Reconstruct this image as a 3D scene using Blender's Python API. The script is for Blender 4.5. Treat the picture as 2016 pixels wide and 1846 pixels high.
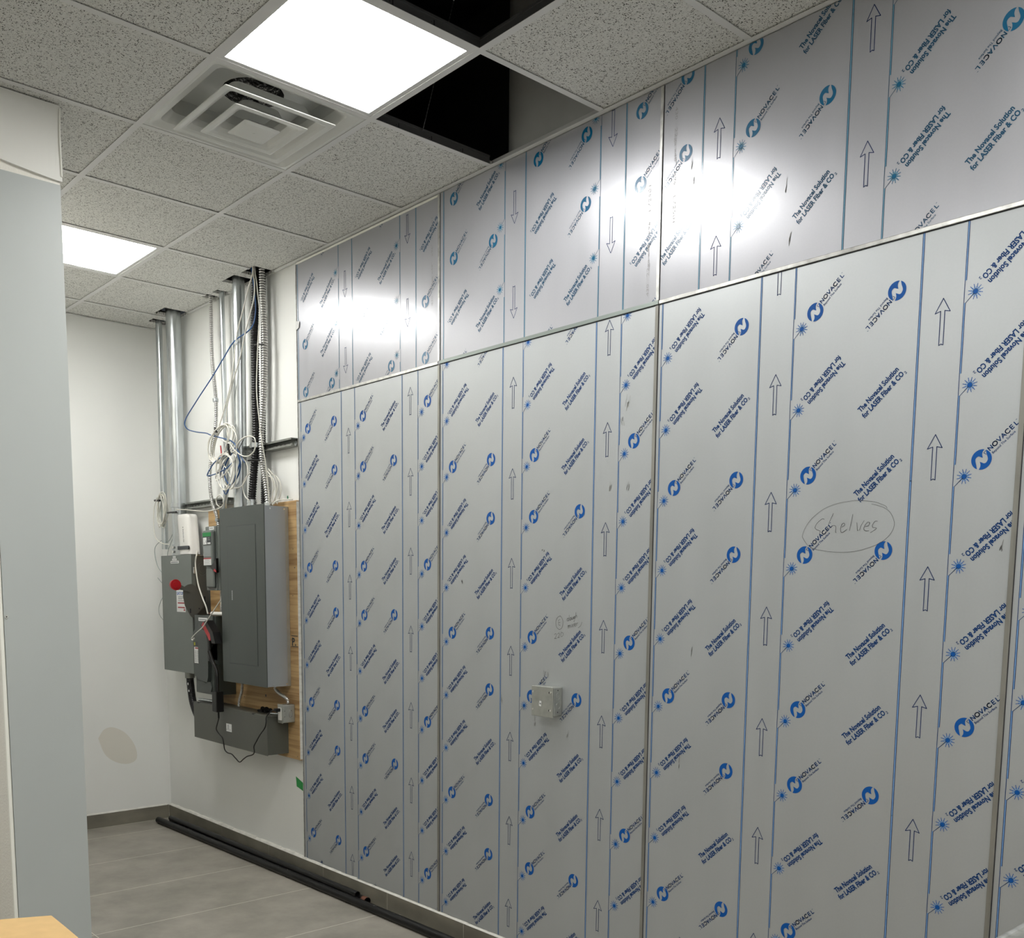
import bpy, bmesh, math, random
from mathutils import Vector, Matrix

for o in list(bpy.data.objects):
    bpy.data.objects.remove(o)
SC = bpy.context.scene
COL = SC.collection
PI = math.pi

# ------------------------------------------------------------------ camera
FPX, CX, CY = 1926.38, 989.17, 1392.34          # focal length and principal point in pixels (2016 x 1846)
cam_d = bpy.data.cameras.new('camera')
cam = bpy.data.objects.new('camera', cam_d)
COL.objects.link(cam)
cam_d.sensor_fit = 'HORIZONTAL'
cam_d.sensor_width = 36.0
cam_d.lens = FPX / 2016 * 36.0
cam_d.shift_x = (1008 - CX) / 2016
cam_d.shift_y = -(923 - CY) / 2016
cam_d.clip_start = 0.02
R_ = Vector((0.66369892, 0.74795121, 0.00852756))
U_ = Vector((-0.09280274, 0.07102595, 0.99314801))
F_ = Vector((-0.74222058, 0.65994265, -0.11655177))
m3 = Matrix((R_, U_, -F_)).transposed()
cam.matrix_world = Matrix.Translation((4.70074, -2.71651, 1.57599)) @ m3.to_4x4()
SC.camera = cam

# ------------------------------------------------------------------ world and view
W = bpy.data.worlds.new('world')
SC.world = W
W.use_nodes = True
W.node_tree.nodes['Background'].inputs[0].default_value = (0.5, 0.55, 0.6, 1)
W.node_tree.nodes['Background'].inputs[1].default_value = 0.02
SC.view_settings.view_transform = 'Standard'
SC.view_settings.look = 'None'
SC.view_settings.exposure = 1.35
SC.view_settings.gamma = 1.0
SC.view_settings.use_curve_mapping = False
LAMP = 11.0                                     # emission of the ceiling panels

# ------------------------------------------------------------------ measures
H = 3.2706           # suspended ceiling
ZS = 2.562           # joint between lower and upper sheets
ZB = 0.095           # top of the tile base
PW = 1.2192          # sheet width
XC = -1.83           # far wall
G = 0.6096
GX0 = 2.7806         # a ceiling grid line (i = 0)
GY0 = 0.0236        # k = 0
XMAX, YMIN = 8.3, -5.3
ZTOP = 4.1

# ------------------------------------------------------------------ material helpers
def s2l(c):
    return tuple(((v / 255) / 12.92 if v / 255 <= 0.04045 else ((v / 255 + 0.055) / 1.055) ** 2.4) for v in c)

def mat(name, col, rough=0.5, metal=0.0, spec=0.5, emit=None, es=0.0, noise=None, bump=None, aniso=0.0, coat=0.0, alpha=1.0, trans=0.0):
    m = bpy.data.materials.new(name)
    m.use_nodes = True
    nt = m.node_tree
    b = nt.nodes['Principled BSDF']
    b.inputs['Base Color'].default_value = (*col, 1)
    b.inputs['Roughness'].default_value = rough
    b.inputs['Metallic'].default_value = metal
    b.inputs['Specular IOR Level'].default_value = spec
    b.inputs['Anisotropic'].default_value = aniso
    b.inputs['Coat Weight'].default_value = coat
    b.inputs['Coat Roughness'].default_value = 0.15
    b.inputs['Alpha'].default_value = alpha
    b.inputs['Transmission Weight'].default_value = trans
    if emit:
        b.inputs['Emission Color'].default_value = (*emit, 1)
        b.inputs['Emission Strength'].default_value = es
    tc = nt.nodes.new('ShaderNodeTexCoord')
    if noise:                                   # (scale xyz, amount, detail)
        sc, amt, det = noise
        mp = nt.nodes.new('ShaderNodeMapping')
        mp.inputs['Scale'].default_value = sc
        nt.links.new(tc.outputs['Object'], mp.inputs[0])
        nz = nt.nodes.new('ShaderNodeTexNoise')
        nz.inputs['Scale'].default_value = 1.0
        nz.inputs['Detail'].default_value = det
        nt.links.new(mp.outputs[0], nz.inputs['Vector'])
        rr = nt.nodes.new('ShaderNodeMapRange')
        rr.inputs['From Min'].default_value = 0.3
        rr.inputs['From Max'].default_value = 0.7
        rr.inputs['To Min'].default_value = 1 - amt
        rr.inputs['To Max'].default_value = 1 + amt
        nt.links.new(nz.outputs['Fac'], rr.inputs['Value'])
        mx = nt.nodes.new('ShaderNodeVectorMath')
        mx.operation = 'SCALE'
        mx.inputs[0].default_value = col
        nt.links.new(rr.outputs[0], mx.inputs['Scale'])
        nt.links.new(mx.outputs[0], b.inputs['Base Color'])
    if bump:                                    # (scale, strength, distance)
        nz = nt.nodes.new('ShaderNodeTexNoise')
        nz.inputs['Scale'].default_value = bump[0]
        nz.inputs['Detail'].default_value = 4
        nt.links.new(tc.outputs['Object'], nz.inputs['Vector'])
        bp = nt.nodes.new('ShaderNodeBump')
        bp.inputs['Strength'].default_value = bump[1]
        bp.inputs['Distance'].default_value = bump[2]
        nt.links.new(nz.outputs['Fac'], bp.inputs['Height'])
        nt.links.new(bp.outputs[0], b.inputs['Normal'])
    return m

def math_node(nt, op, a, b=None, c=None):
    n = nt.nodes.new('ShaderNodeMath')
    n.operation = op
    for i, v in enumerate((a, b, c)):
        if v is None:
            continue
        if isinstance(v, (int, float)):
            n.inputs[i].default_value = v
        else:
            nt.links.new(v, n.inputs[i])
    return n.outputs[0]

M = {}
M['wall'] = mat('painted_drywall', (0.74, 0.75, 0.73), 0.55, noise=((1.2, 1.2, 1.2), 0.03, 3), bump=(60, 0.04, 0.002))
M['wall_rough'] = mat('orange_peel_paint', (0.84, 0.82, 0.75), 0.5, bump=(140, 0.55, 0.004))
M['grey_sheet'] = mat('grey_painted_sheet', (0.43, 0.46, 0.45), 0.42, noise=((2, 2, 1.2), 0.03, 3))
M['white_sheet'] = mat('white_gypsum_sheet', (0.78, 0.78, 0.74), 0.5, noise=((3, 3, 3), 0.02, 3))
M['bead'] = mat('corner_bead_paint', (0.86, 0.86, 0.79), 0.4)
M['plenum'] = mat('plenum_board', (0.50, 0.51, 0.50), 0.6, noise=((3, 3, 3), 0.12, 4))
M['plenum_dark'] = mat('black_deck', (0.006, 0.006, 0.007), 0.7)
M['plenum_shade'] = mat('plenum_board_shade', (0.05, 0.05, 0.05), 0.6)  # near-black tone stands in for the shade above the ceiling
M['grid'] = mat('white_grid_paint', (0.72, 0.72, 0.71), 0.4)
M['web'] = mat('galvanised_web', (0.16, 0.16, 0.16), 0.4, 0.6)
M['base'] = mat('dark_base_tile', (0.175, 0.163, 0.130), 0.45, noise=((5, 5, 9), 0.22, 6))
M['grout'] = mat('light_grout', (0.50, 0.49, 0.42), 0.8)
M['caulk'] = mat('white_caulk', (0.58, 0.575, 0.53), 0.5, noise=((20, 20, 60), 0.12, 3))
M['ink'] = mat('blue_print', (0.001, 0.075, 0.31), 0.4, spec=0.25)
M['ink_text'] = mat('dark_blue_print', (0.003, 0.035, 0.135), 0.4, spec=0.2)
M['halo'] = mat('pale_blue_print', (0.20, 0.36, 0.62), 0.35)
M['ink_up'] = mat('teal_print', (0.001, 0.115, 0.24), 0.3, spec=0.3, coat=1.0)
M['ink_text_up'] = mat('dark_teal_print', (0.003, 0.060, 0.125), 0.3, spec=0.3, coat=1.0)
M['halo_up'] = mat('pale_teal_print', (0.17, 0.38, 0.52), 0.3, coat=1.0)
M['arrow_ink'] = mat('thin_navy_print', (0.012, 0.030, 0.11), 0.4, spec=0.2)
M['pencil'] = mat('pencil_line', (0.12, 0.12, 0.12), 0.5)
M['pencil_light'] = mat('faint_pencil_line', (0.17, 0.17, 0.165), 0.5)
M['stencil'] = mat('faint_grey_stencil', (0.30, 0.30, 0.30), 0.4)
M['smudge'] = mat('grey_smudge', (0.32, 0.32, 0.30), 0.6)
M['strip'] = mat('aluminium_joint_strip', (0.62, 0.62, 0.60), 0.28, 0.85, noise=((30, 30, 30), 0.25, 4))
M['strip_dark'] = mat('dull_green_joint_strip', (0.28, 0.32, 0.30), 0.4, 0.6)
M['strip_old'] = mat('dull_joint_strip', (0.27, 0.265, 0.24), 0.4, 0.6, noise=((20, 20, 4), 0.25, 4))
M['gap'] = mat('dark_gap', (0.02, 0.02, 0.025), 0.7)
M['galv'] = mat('galvanised_steel', (0.50, 0.53, 0.54), 0.27, 0.9, noise=((25, 25, 6), 0.22, 4))
M['galv_flat'] = mat('zinc_steel', (0.42, 0.43, 0.40), 0.38, 0.75, noise=((30, 30, 30), 0.10, 4))
M['flex'] = mat('armoured_steel', (0.62, 0.62, 0.60), 0.3, 0.9)
M['strut'] = mat('strut_steel', (0.26, 0.27, 0.25), 0.42, 0.7, noise=((30, 30, 30), 0.2, 4))
M['black'] = mat('black_plastic', (0.005, 0.005, 0.005), 0.35, spec=0.35)
M['blackpipe'] = mat('black_iron', (0.006, 0.006, 0.006), 0.38, 0.0, spec=0.25, noise=((8, 60, 60), 0.6, 6))
M['rust'] = mat('rusty_iron', (0.12, 0.045, 0.025), 0.8, noise=((40, 40, 40), 0.4, 5))
M['dust'] = mat('plaster_dust', (0.45, 0.44, 0.42), 0.9)
M['box'] = mat('dark_grey_enamel', (0.043, 0.052, 0.047), 0.38, noise=((4, 4, 2), 0.06, 4))
M['box_side'] = mat('blue_grey_enamel', (0.33, 0.35, 0.36), 0.40, 0.5, noise=((4, 4, 2), 0.06, 4))
M['box_mid'] = mat('grey_enamel', (0.125, 0.140, 0.130), 0.38, noise=((5, 5, 5), 0.05, 4))
M['box_lt'] = mat('light_grey_enamel', (0.24, 0.255, 0.245), 0.38)
M['box_olive'] = mat('olive_grey_enamel', (0.075, 0.078, 0.065), 0.42, noise=((5, 5, 5), 0.08, 4))
M['box_plate'] = mat('warm_grey_enamel', (0.088, 0.088, 0.078), 0.4)
M['red'] = mat('red_plastic', (0.36, 0.008, 0.014), 0.32)
M['white_pl'] = mat('white_plastic', (0.72, 0.71, 0.68), 0.35)
M['white_cable'] = mat('white_cable_jacket', (0.62, 0.61, 0.55), 0.4)
M['grey_cable'] = mat('grey_cable_jacket', (0.26, 0.31, 0.30), 0.4)
M['blue_cable'] = mat('blue_cable_jacket', (0.010, 0.065, 0.20), 0.4)
M['label'] = mat('white_label', (0.66, 0.67, 0.66), 0.5)
M['label_text'] = mat('grey_label_text', (0.16, 0.17, 0.18), 0.6)
M['label_red'] = mat('red_label_band', (0.30, 0.02, 0.03), 0.5)
M['label_green'] = mat('green_label_band', (0.01, 0.20, 0.05), 0.5)
M['label_yellow'] = mat('yellow_label', (0.38, 0.38, 0.03), 0.5)
M['label_blue'] = mat('blue_label_print', (0.02, 0.09, 0.35), 0.5)
M['label_dark'] = mat('dark_label', (0.02, 0.025, 0.03), 0.4)
M['tape'] = mat('green_tape', (0.015, 0.27, 0.055), 0.5)
M['greendot'] = mat('dark_green_tape', (0.0, 0.13, 0.06), 0.5)
M['window'] = mat('clear_plastic_window', (0.20, 0.22, 0.22), 0.12, spec=0.6)
M['screw'] = mat('bright_screw', (0.8, 0.8, 0.76), 0.2, 0.9)
M['kraft'] = mat('kraft_cardboard', (0.58, 0.385, 0.165), 0.75, noise=((25, 25, 25), 0.05, 6))
M['table'] = mat('worn_stainless', (0.50, 0.50, 0.46), 0.35, 0.8, noise=((30, 30, 30), 0.3, 4))
M['wire'] = mat('dull_hanger_wire', (0.25, 0.25, 0.25), 0.4, 0.7)
M['vent'] = mat('grey_white_enamel', (0.70, 0.71, 0.68), 0.25, spec=0.6)
M['foil'] = mat('duct_foil', (0.5, 0.5, 0.5), 0.25, 0.95, bump=(35, 1.0, 0.02))
M['lamp'] = mat('lit_diffuser', (0.9, 0.9, 0.9), 0.5, emit=(1.0, 0.988, 0.958), es=LAMP)
M['room'] = mat('room_paint', (0.80, 0.80, 0.77), 0.6)

def steel(name, col, r0, r1, metal, coat, coat_r, an):
    m = bpy.data.materials.new(name)
    m.use_nodes = True
    nt = m.node_tree
    b = nt.nodes['Principled BSDF']
    b.inputs['Metallic'].default_value = metal
    b.inputs['Specular IOR Level'].default_value = 0.5
    b.inputs['Anisotropic'].default_value = an
    b.inputs['Coat Weight'].default_value = coat
    b.inputs['Coat Roughness'].default_value = coat_r
    tc = nt.nodes.new('ShaderNodeTexCoord')
    mp = nt.nodes.new('ShaderNodeMapping')
    mp.inputs['Scale'].default_value = (9, 9, 1.3)
    nt.links.new(tc.outputs['Object'], mp.inputs[0])
    n1 = nt.nodes.new('ShaderNodeTexNoise')
    n1.inputs['Scale'].default_value = 1.0
    n1.inputs['Detail'].default_value = 5
    nt.links.new(mp.outputs[0], n1.inputs['Vector'])
    n2 = nt.nodes.new('ShaderNodeTexNoise')
    n2.inputs['Scale'].default_value = 160
    n2.inputs['Detail'].default_value = 2
    nt.links.new(tc.outputs['Object'], n2.inputs['Vector'])
    f = math_node(nt, 'ADD', math_node(nt, 'MULTIPLY', n1.outputs['Fac'], 0.10), math_node(nt, 'MULTIPLY', n2.outputs['Fac'], 0.05))
    f = math_node(nt, 'ADD', f, 0.925)
    vm = nt.nodes.new('ShaderNodeVectorMath')
    vm.operation = 'SCALE'
    vm.inputs[0].default_value = col
    nt.links.new(f, vm.inputs['Scale'])
    nt.links.new(vm.outputs[0], b.inputs['Base Color'])
    rr = nt.nodes.new('ShaderNodeMapRange')
    rr.inputs['From Min'].default_value = 0.3
    rr.inputs['From Max'].default_value = 0.7
    rr.inputs['To Min'].default_value = r0
    rr.inputs['To Max'].default_value = r1
    nt.links.new(n1.outputs['Fac'], rr.inputs['Value'])
    nt.links.new(rr.outputs[0], b.inputs['Roughness'])
    n3 = nt.nodes.new('ShaderNodeTexNoise')
    n3.inputs['Scale'].default_value = 2.2
    n3.inputs['Detail'].default_value = 1
    nt.links.new(tc.outputs['Object'], n3.inputs['Vector'])
    bp = nt.nodes.new('ShaderNodeBump')
    bp.inputs['Strength'].default_value = 0.06
    bp.inputs['Distance'].default_value = 0.02
    nt.links.new(n3.outputs['Fac'], bp.inputs['Height'])
    nt.links.new(bp.outputs[0], b.inputs['Normal'])
    return m

M['steel_low'] = steel('filmed_steel_matt', (0.465, 0.488, 0.500), 0.42, 0.48, 0.62, 0.05, 0.35, 0.3)
M['steel_up'] = steel('filmed_steel_bright', (0.42, 0.427, 0.457), 0.33, 0.39, 0.38, 0.35, 0.14, 0.4)

def tile_material():
    m = bpy.data.materials.new('fissured_ceiling_tile')
    m.use_nodes = True
    nt = m.node_tree
    b = nt.nodes['Principled BSDF']
    b.inputs['Roughness'].default_value = 0.85
    b.inputs['Specular IOR Level'].default_value = 0.2
    tc = nt.nodes.new('ShaderNodeTexCoord')
    masks = []
    for sc, ang, th in (((230, 95, 0), 0.5, 0.17), ((95, 240, 0), 0.2, 0.165), ((300, 300, 0), 0.0, 0.17)):
        mp = nt.nodes.new('ShaderNodeMapping')
        mp.inputs['Scale'].default_value = sc
        mp.inputs['Rotation'].default_value = (0, 0, ang)
        nz = nt.nodes.new('ShaderNodeTexNoise')
        nz.inputs['Scale'].default_value = 30
        add = nt.nodes.new('ShaderNodeVectorMath')
        add.operation = 'MULTIPLY_ADD'
        nt.links.new(tc.outputs['Object'], nz.inputs['Vector'])
        nt.links.new(nz.outputs['Color'], add.inputs[0])
        add.inputs[1].default_value = (0.012, 0.012, 0)
        nt.links.new(tc.outputs['Object'], add.inputs[2])
        nt.links.new(add.outputs[0], mp.inputs[0])
        vo = nt.nodes.new('ShaderNodeTexVoronoi')
        vo.voronoi_dimensions = '2D'
        vo.inputs['Scale'].default_value = 1.0
        nt.links.new(mp.outputs[0], vo.inputs['Vector'])
        sep = nt.nodes.new('ShaderNodeSeparateColor')
        nt.links.new(vo.outputs['Color'], sep.inputs[0])
        keep = math_node(nt, 'GREATER_THAN', sep.outputs[0], 0.72)
        big = math_node(nt, 'MULTIPLY', sep.outputs[1], th * 2.2)
        hit = math_node(nt, 'LESS_THAN', vo.outputs['Distance'], big)
        masks.append(math_node(nt, 'MULTIPLY', keep, hit))
    mk = math_node(nt, 'MAXIMUM', math_node(nt, 'MAXIMUM', masks[0], masks[1]), masks[2])
    n2 = nt.nodes.new('ShaderNodeTexNoise')
    n2.inputs['Scale'].default_value = 90
    n2.inputs['Detail'].default_value = 4
    nt.links.new(tc.outputs['Object'], n2.inputs['Vector'])
    rp = nt.nodes.new('ShaderNodeValToRGB')
    rp.color_ramp.elements[0].position = 0.3
    rp.color_ramp.elements[0].color = (0.66, 0.66, 0.63, 1)
    rp.color_ramp.elements[1].position = 0.7
    rp.color_ramp.elements[1].color = (0.78, 0.78, 0.75, 1)
    nt.links.new(n2.outputs['Fac'], rp.inputs[0])
    mx = nt.nodes.new('ShaderNodeMix')
    mx.data_type = 'RGBA'
    mx.inputs[7].default_value = (0.06, 0.06, 0.052, 1)
    nt.links.new(mk, mx.inputs[0])
    nt.links.new(rp.outputs[0], mx.inputs[6])
    nt.links.new(mx.outputs[2], b.inputs['Base Color'])
    return m
M['ctile'] = tile_material()

def floor_material():
    m = bpy.data.materials.new('grey_porcelain_floor')
    m.use_nodes = True
    nt = m.node_tree
    b = nt.nodes['Principled BSDF']
    b.inputs['Roughness'].default_value = 0.42
    tc = nt.nodes.new('ShaderNodeTexCoord')
    sp = nt.nodes.new('ShaderNodeSeparateXYZ')
    nt.links.new(tc.outputs['Object'], sp.inputs[0])
    def line(v, off, step, w):
        a = math_node(nt, 'DIVIDE', math_node(nt, 'SUBTRACT', v, off), step)
        fr = math_node(nt, 'FRACT', math_node(nt, 'ADD', a, 100.5))
        d = math_node(nt, 'ABSOLUTE', math_node(nt, 'SUBTRACT', fr, 0.5))
        return math_node(nt, 'LESS_THAN', d, w / step)
    g = math_node(nt, 'MAXIMUM', line(sp.outputs[0], -1.563, 0.5958, 0.0022), line(sp.outputs[1], -1.226, 1.2, 0.0018))
    n1 = nt.nodes.new('ShaderNodeTexNoise')
    n1.inputs['Scale'].default_value = 3.2
    n1.inputs['Detail'].default_value = 8
    n1.inputs['Roughness'].default_value = 0.65
    nt.links.new(tc.outputs['Object'], n1.inputs['Vector'])
    rp = nt.nodes.new('ShaderNodeValToRGB')
    rp.color_ramp.elements[0].position = 0.35
    rp.color_ramp.elements[0].color = (0.215, 0.203, 0.172, 1)
    rp.color_ramp.elements[1].position = 0.68
    rp.color_ramp.elements[1].color = (0.335, 0.312, 0.268, 1)
    nt.links.new(n1.outputs['Fac'], rp.inputs[0])
    mx = nt.nodes.new('ShaderNodeMix')
    mx.data_type = 'RGBA'
    mx.inputs[7].default_value = (0.62, 0.60, 0.52, 1)
    nt.links.new(g, mx.inputs[0])
    nt.links.new(rp.outputs[0], mx.inputs[6])
    nt.links.new(mx.outputs[2], b.inputs['Base Color'])
    return m
M['floor'] = floor_material()

def wood_material():
    m = bpy.data.materials.new('softwood_plywood')
    m.use_nodes = True
    nt = m.node_tree
    b = nt.nodes['Principled BSDF']
    b.inputs['Roughness'].default_value = 0.6
    tc = nt.nodes.new('ShaderNodeTexCoord')
    mp = nt.nodes.new('ShaderNodeMapping')
    mp.inputs['Scale'].default_value = (1.5, 8, 34)
    nt.links.new(tc.outputs['Object'], mp.inputs[0])
    n1 = nt.nodes.new('ShaderNodeTexNoise')
    n1.inputs['Scale'].default_value = 1.0
    n1.inputs['Detail'].default_value = 7
    n1.inputs['Distortion'].default_value = 1.2
    nt.links.new(mp.outputs[0], n1.inputs['Vector'])
    rp = nt.nodes.new('ShaderNodeValToRGB')
    rp.color_ramp.elements[0].position = 0.3
    rp.color_ramp.elements[0].color = (0.26, 0.145, 0.055, 1)
    rp.color_ramp.elements[1].position = 0.6
    rp.color_ramp.elements[1].color = (0.48, 0.32, 0.15, 1)
    nt.links.new(n1.outputs['Fac'], rp.inputs[0])
    nt.links.new(rp.outputs[0], b.inputs['Base Color'])
    return m
M['wood'] = wood_material()

# ------------------------------------------------------------------ mesh builder
class MB:
    def __init__(s):
        s.v, s.f, s.mi, s.sm = [], [], [], []
    def add(s, vs, fs, mi=0, smooth=False):
        k = len(s.v)
        s.v += [tuple(v) for v in vs]
        s.f += [tuple(i + k for i in f) for f in fs]
        s.mi += [mi] * len(fs)
        s.sm += [smooth] * len(fs)
        return s
    def box(s, x0, x1, y0, y1, z0, z1, mi=0, bev=0.0, seg=2):
        if bev <= 0:
            vs = [(x, y, z) for x in (x0, x1) for y in (y0, y1) for z in (z0, z1)]
            return s.add(vs, [(0, 1, 3, 2), (4, 6, 7, 5), (0, 4, 5, 1), (2, 3, 7, 6), (0, 2, 6, 4), (1, 5, 7, 3)], mi)
        bm = bmesh.new()
        bmesh.ops.create_cube(bm, size=1)
        for v in bm.verts:
            v.co = Vector(((x0 + x1) / 2 + v.co.x * (x1 - x0), (y0 + y1) / 2 + v.co.y * (y1 - y0), (z0 + z1) / 2 + v.co.z * (z1 - z0)))
        bmesh.ops.bevel(bm, geom=list(bm.edges), offset=bev, segments=seg, profile=0.5, affect='EDGES')
        s.from_bm(bm, mi)
        return s
    def from_bm(s, bm, mi=0, smooth=False):
        bm.verts.index_update()
        s.add([v.co[:] for v in bm.verts], [[v.index for v in f.verts] for f in bm.faces], mi, smooth)
        bm.free()
    def tube(s, pts, r, seg=10, mi=0, caps=True, rad=None):
        pts = [Vector(p) for p in pts]
        n = len(pts)
        prev = None
        rings = []
        for i, p in enumerate(pts):
            t = (pts[min(i + 1, n - 1)] - pts[max(i - 1, 0)])
            if t.length < 1e-9:
                t = Vector((0, 0, 1))
            t.normalize()
            if prev is None:
                a = Vector((1, 0, 0)) if abs(t.x) < 0.8 else Vector((0, 1, 0))
            else:
                a = prev
            a = (a - t * a.dot(t)).normalized()
            prev = a
            b = t.cross(a)
            rr = r if rad is None else rad[i]
            rings.append([p + (a * math.cos(2 * PI * j / seg) + b * math.sin(2 * PI * j / seg)) * rr for j in range(seg)])
        vs = [v for q in rings for v in q]
        fs = []
        for i in range(n - 1):
            for j in range(seg):
                fs.append((i * seg + j, i * seg + (j + 1) % seg, (i + 1) * seg + (j + 1) % seg, (i + 1) * seg + j))
        s.add(vs, fs, mi, True)
        if caps:
            s.add(rings[0], [tuple(range(seg))[::-1]], mi)
            s.add(rings[-1], [tuple(range(seg))], mi)
        return s
    def prism(s, poly, axis, a, b, mi=0):
        # poly: 2D points in the plane across the axis, extruded from a to b
        def P(u, w, t):
            return {'y': (u, t, w), 'x': (t, u, w), 'z': (u, w, t)}[axis]
        n = len(poly)
        vs = [P(u, w, a) for u, w in poly] + [P(u, w, b) for u, w in poly]
        fs = [tuple(range(n)), tuple(range(2 * n - 1, n - 1, -1))] + [(i, (i + 1) % n, n + (i + 1) % n, n + i) for i in range(n)]
        return s.add(vs, fs, mi)
    def disc(s, c, axis, r, h, mi=0, seg=24):
        pl = [(math.cos(2 * PI * k / seg) * r, math.sin(2 * PI * k / seg) * r) for k in range(seg)]
        u0, w0, t0 = {'y': (c[0], c[2], c[1]), 'x': (c[1], c[2], c[0]), 'z': (c[0], c[1], c[2])}[axis]
        return s.prism([(u0 + u, w0 + w) for u, w in pl], axis, t0, t0 + h, mi)
    def build(s, name, mats, parent=None, **props):
        me = bpy.data.meshes.new(name)
        me.from_pydata(s.v, [], s.f)
        for m in (mats if isinstance(mats, (list, tuple)) else [mats]):
            me.materials.append(M[m])
        me.polygons.foreach_set('material_index', s.mi)
        me.polygons.foreach_set('use_smooth', s.sm)
        me.update()
        bm = bmesh.new()
        bm.from_mesh(me)
        bmesh.ops.recalc_face_normals(bm, faces=bm.faces)
        bm.to_mesh(me)
        bm.free()
        o = bpy.data.objects.new(name, me)
        COL.objects.link(o)
        if parent:
            o.parent = parent
            o.matrix_parent_inverse = Matrix.Translation(parent.location).inverted()
        for k, v in props.items():
            o[k] = v
        return o

def thing(name, label, cat, loc=(0, 0, 0), group=None):
    o = bpy.data.objects.new(name, None)
    COL.objects.link(o)
    o.location = loc
    o.empty_display_size = 0.05
    o['label'] = label
    o['category'] = cat
    if group:
        o['group'] = group
    return o

def tag(o, label, cat, group=None):
    o['label'] = label
    o['category'] = cat
    if group:
        o['group'] = group
    return o

def struct(mb, name, mats, parent=None):
    o = mb.build(name, mats, parent)
    if parent is None:
        o['kind'] = 'structure'
    return o

def cr(pts, n=6):
    """Catmull-Rom through the points"""
    P = [Vector(p) for p in pts]
    if len(P) < 3:
        return P
    Q = [P[0] * 2 - P[1]] + P + [P[-1] * 2 - P[-2]]
    out = []
    for i in range(1, len(Q) - 2):
        a, b, c, d = Q[i - 1], Q[i], Q[i + 1], Q[i + 2]
        for k in range(n):
            t = k / n
            out.append(0.5 * ((2 * b) + (c - a) * t + (2 * a - 5 * b + 4 * c - d) * t * t + (3 * b - a - 3 * c + d) * t ** 3))
    out.append(P[-1])
    return out

def resample(pts, step):
    out = [pts[0]]
    acc = 0
    for a, b in zip(pts, pts[1:]):
        L = (b - a).length
        while acc + L >= step and L > 1e-9:
            f = (step - acc) / L
            a = a + (b - a) * f
            out.append(a)
            L = (b - a).length
            acc = 0
        acc += L
    out.append(pts[-1])
    return out

def corrugated(mb, pts, r, amp, pitch, mi=0, seg=14):
    q = resample(cr(pts, 10), pitch / 4)
    rad = [r + amp * (1, 0.9, -1, -1)[i % 4] for i in range(len(q))]
    k = len(mb.f)
    mb.tube(q, r, seg, mi, rad=rad)
    for i in range(len(q) - 1):
        if i % 4 == 2:
            for j in range(seg):
                mb.mi[k + i * seg + j] = 1
    return mb

# ------------------------------------------------------------------ setting: floor, walls, plenum
struct(MB().box(XC - 0.1, XMAX, YMIN, 0.12, -0.1, 0.0), 'floor', 'floor')
struct(MB().box(XC - 0.1, XMAX + 0.1, 0.009, 0.12, 0, H + 0.012).box(XC - 0.1, XMAX + 0.1, 0.26, 0.30, H - 0.1, ZTOP, 1), 'wall_back', ['wall', 'plenum_shade'])
struct(MB().box(XC - 0.1, XC, YMIN, 0.009, 0, H + 0.012).box(XC - 0.1, XC, YMIN, 0.009, H + 0.012, ZTOP, 1), 'wall_left', ['wall', 'plenum_dark'])
struct(MB().box(XMAX, XMAX + 0.1, YMIN, 0.009, 0, H).box(XMAX, XMAX + 0.1, YMIN, 0.009, H, ZTOP, 1), 'wall_right', ['room', 'plenum_dark'])
struct(MB().box(XC - 0.1, XMAX + 0.1, YMIN - 0.1, YMIN, 0, H).box(XC - 0.1, XMAX + 0.1, YMIN - 0.1, YMIN, H, ZTOP, 1), 'wall_front', ['room', 'plenum_dark'])
struct(MB().box(XC - 0.1, XMAX + 0.1, YMIN - 0.1, 0.30, ZTOP, ZTOP + 0.05), 'ceiling_deck', 'plenum_dark')
# board above the ceiling, its curve added for soft shade in the open cell
_bend = [(1.500 + 0.23 - math.cos(a * PI / 24) * 0.23, 0.010 + 0.23 - math.sin(a * PI / 24) * 0.23) for a in range(13)] + [(XMAX, 0.010)]
_m = MB()
_m.add([(x, y, z) for z in (H + 0.013, ZTOP) for x, y in _bend], [(i, i + 1, i + 15, i + 14) for i in range(13)], 0, True)
tag(_m.build('shade_curve_board', 'plenum'), 'grey curved board above the open ceiling cell, added for soft shade', 'duct')

# partition end on the left: stud wall with a grey sheet on its end, orange peel paint and corner bead beyond
YP0, YP1, XP = -1.733, -1.462, 0.895
part_w = struct(MB().box(XC, XP - 0.004, YP0, YP1, 0, H - 0.004), 'wall_partition', 'wall_rough')
MB().box(XP - 0.012, XP + 0.001, YP0 - 0.0015, YP0 + 0.012, 0, H - 0.004, bev=0.003).build('corner_bead', 'bead', part_w)

sheet = MB()
sheet.box(XP - 0.003, XP + 0.004, YP0 + 0.013, YP1 - 0.001, 0.001, 3.002)
so = sheet.build('wall_sheet', 'grey_sheet')
tag(so, 'tall smooth grey sheet covering the partition end at the left edge', 'wall panel')
MB().disc((XP + 0.004, -1.712, 1.475), 'x', 0.0062, 0.003, 0, 20).disc((XP + 0.0071, -1.712, 1.475), 'x', 0.0022, 0.0004, 1, 10).build('screw', ['screw', 'gap'], so)
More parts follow.
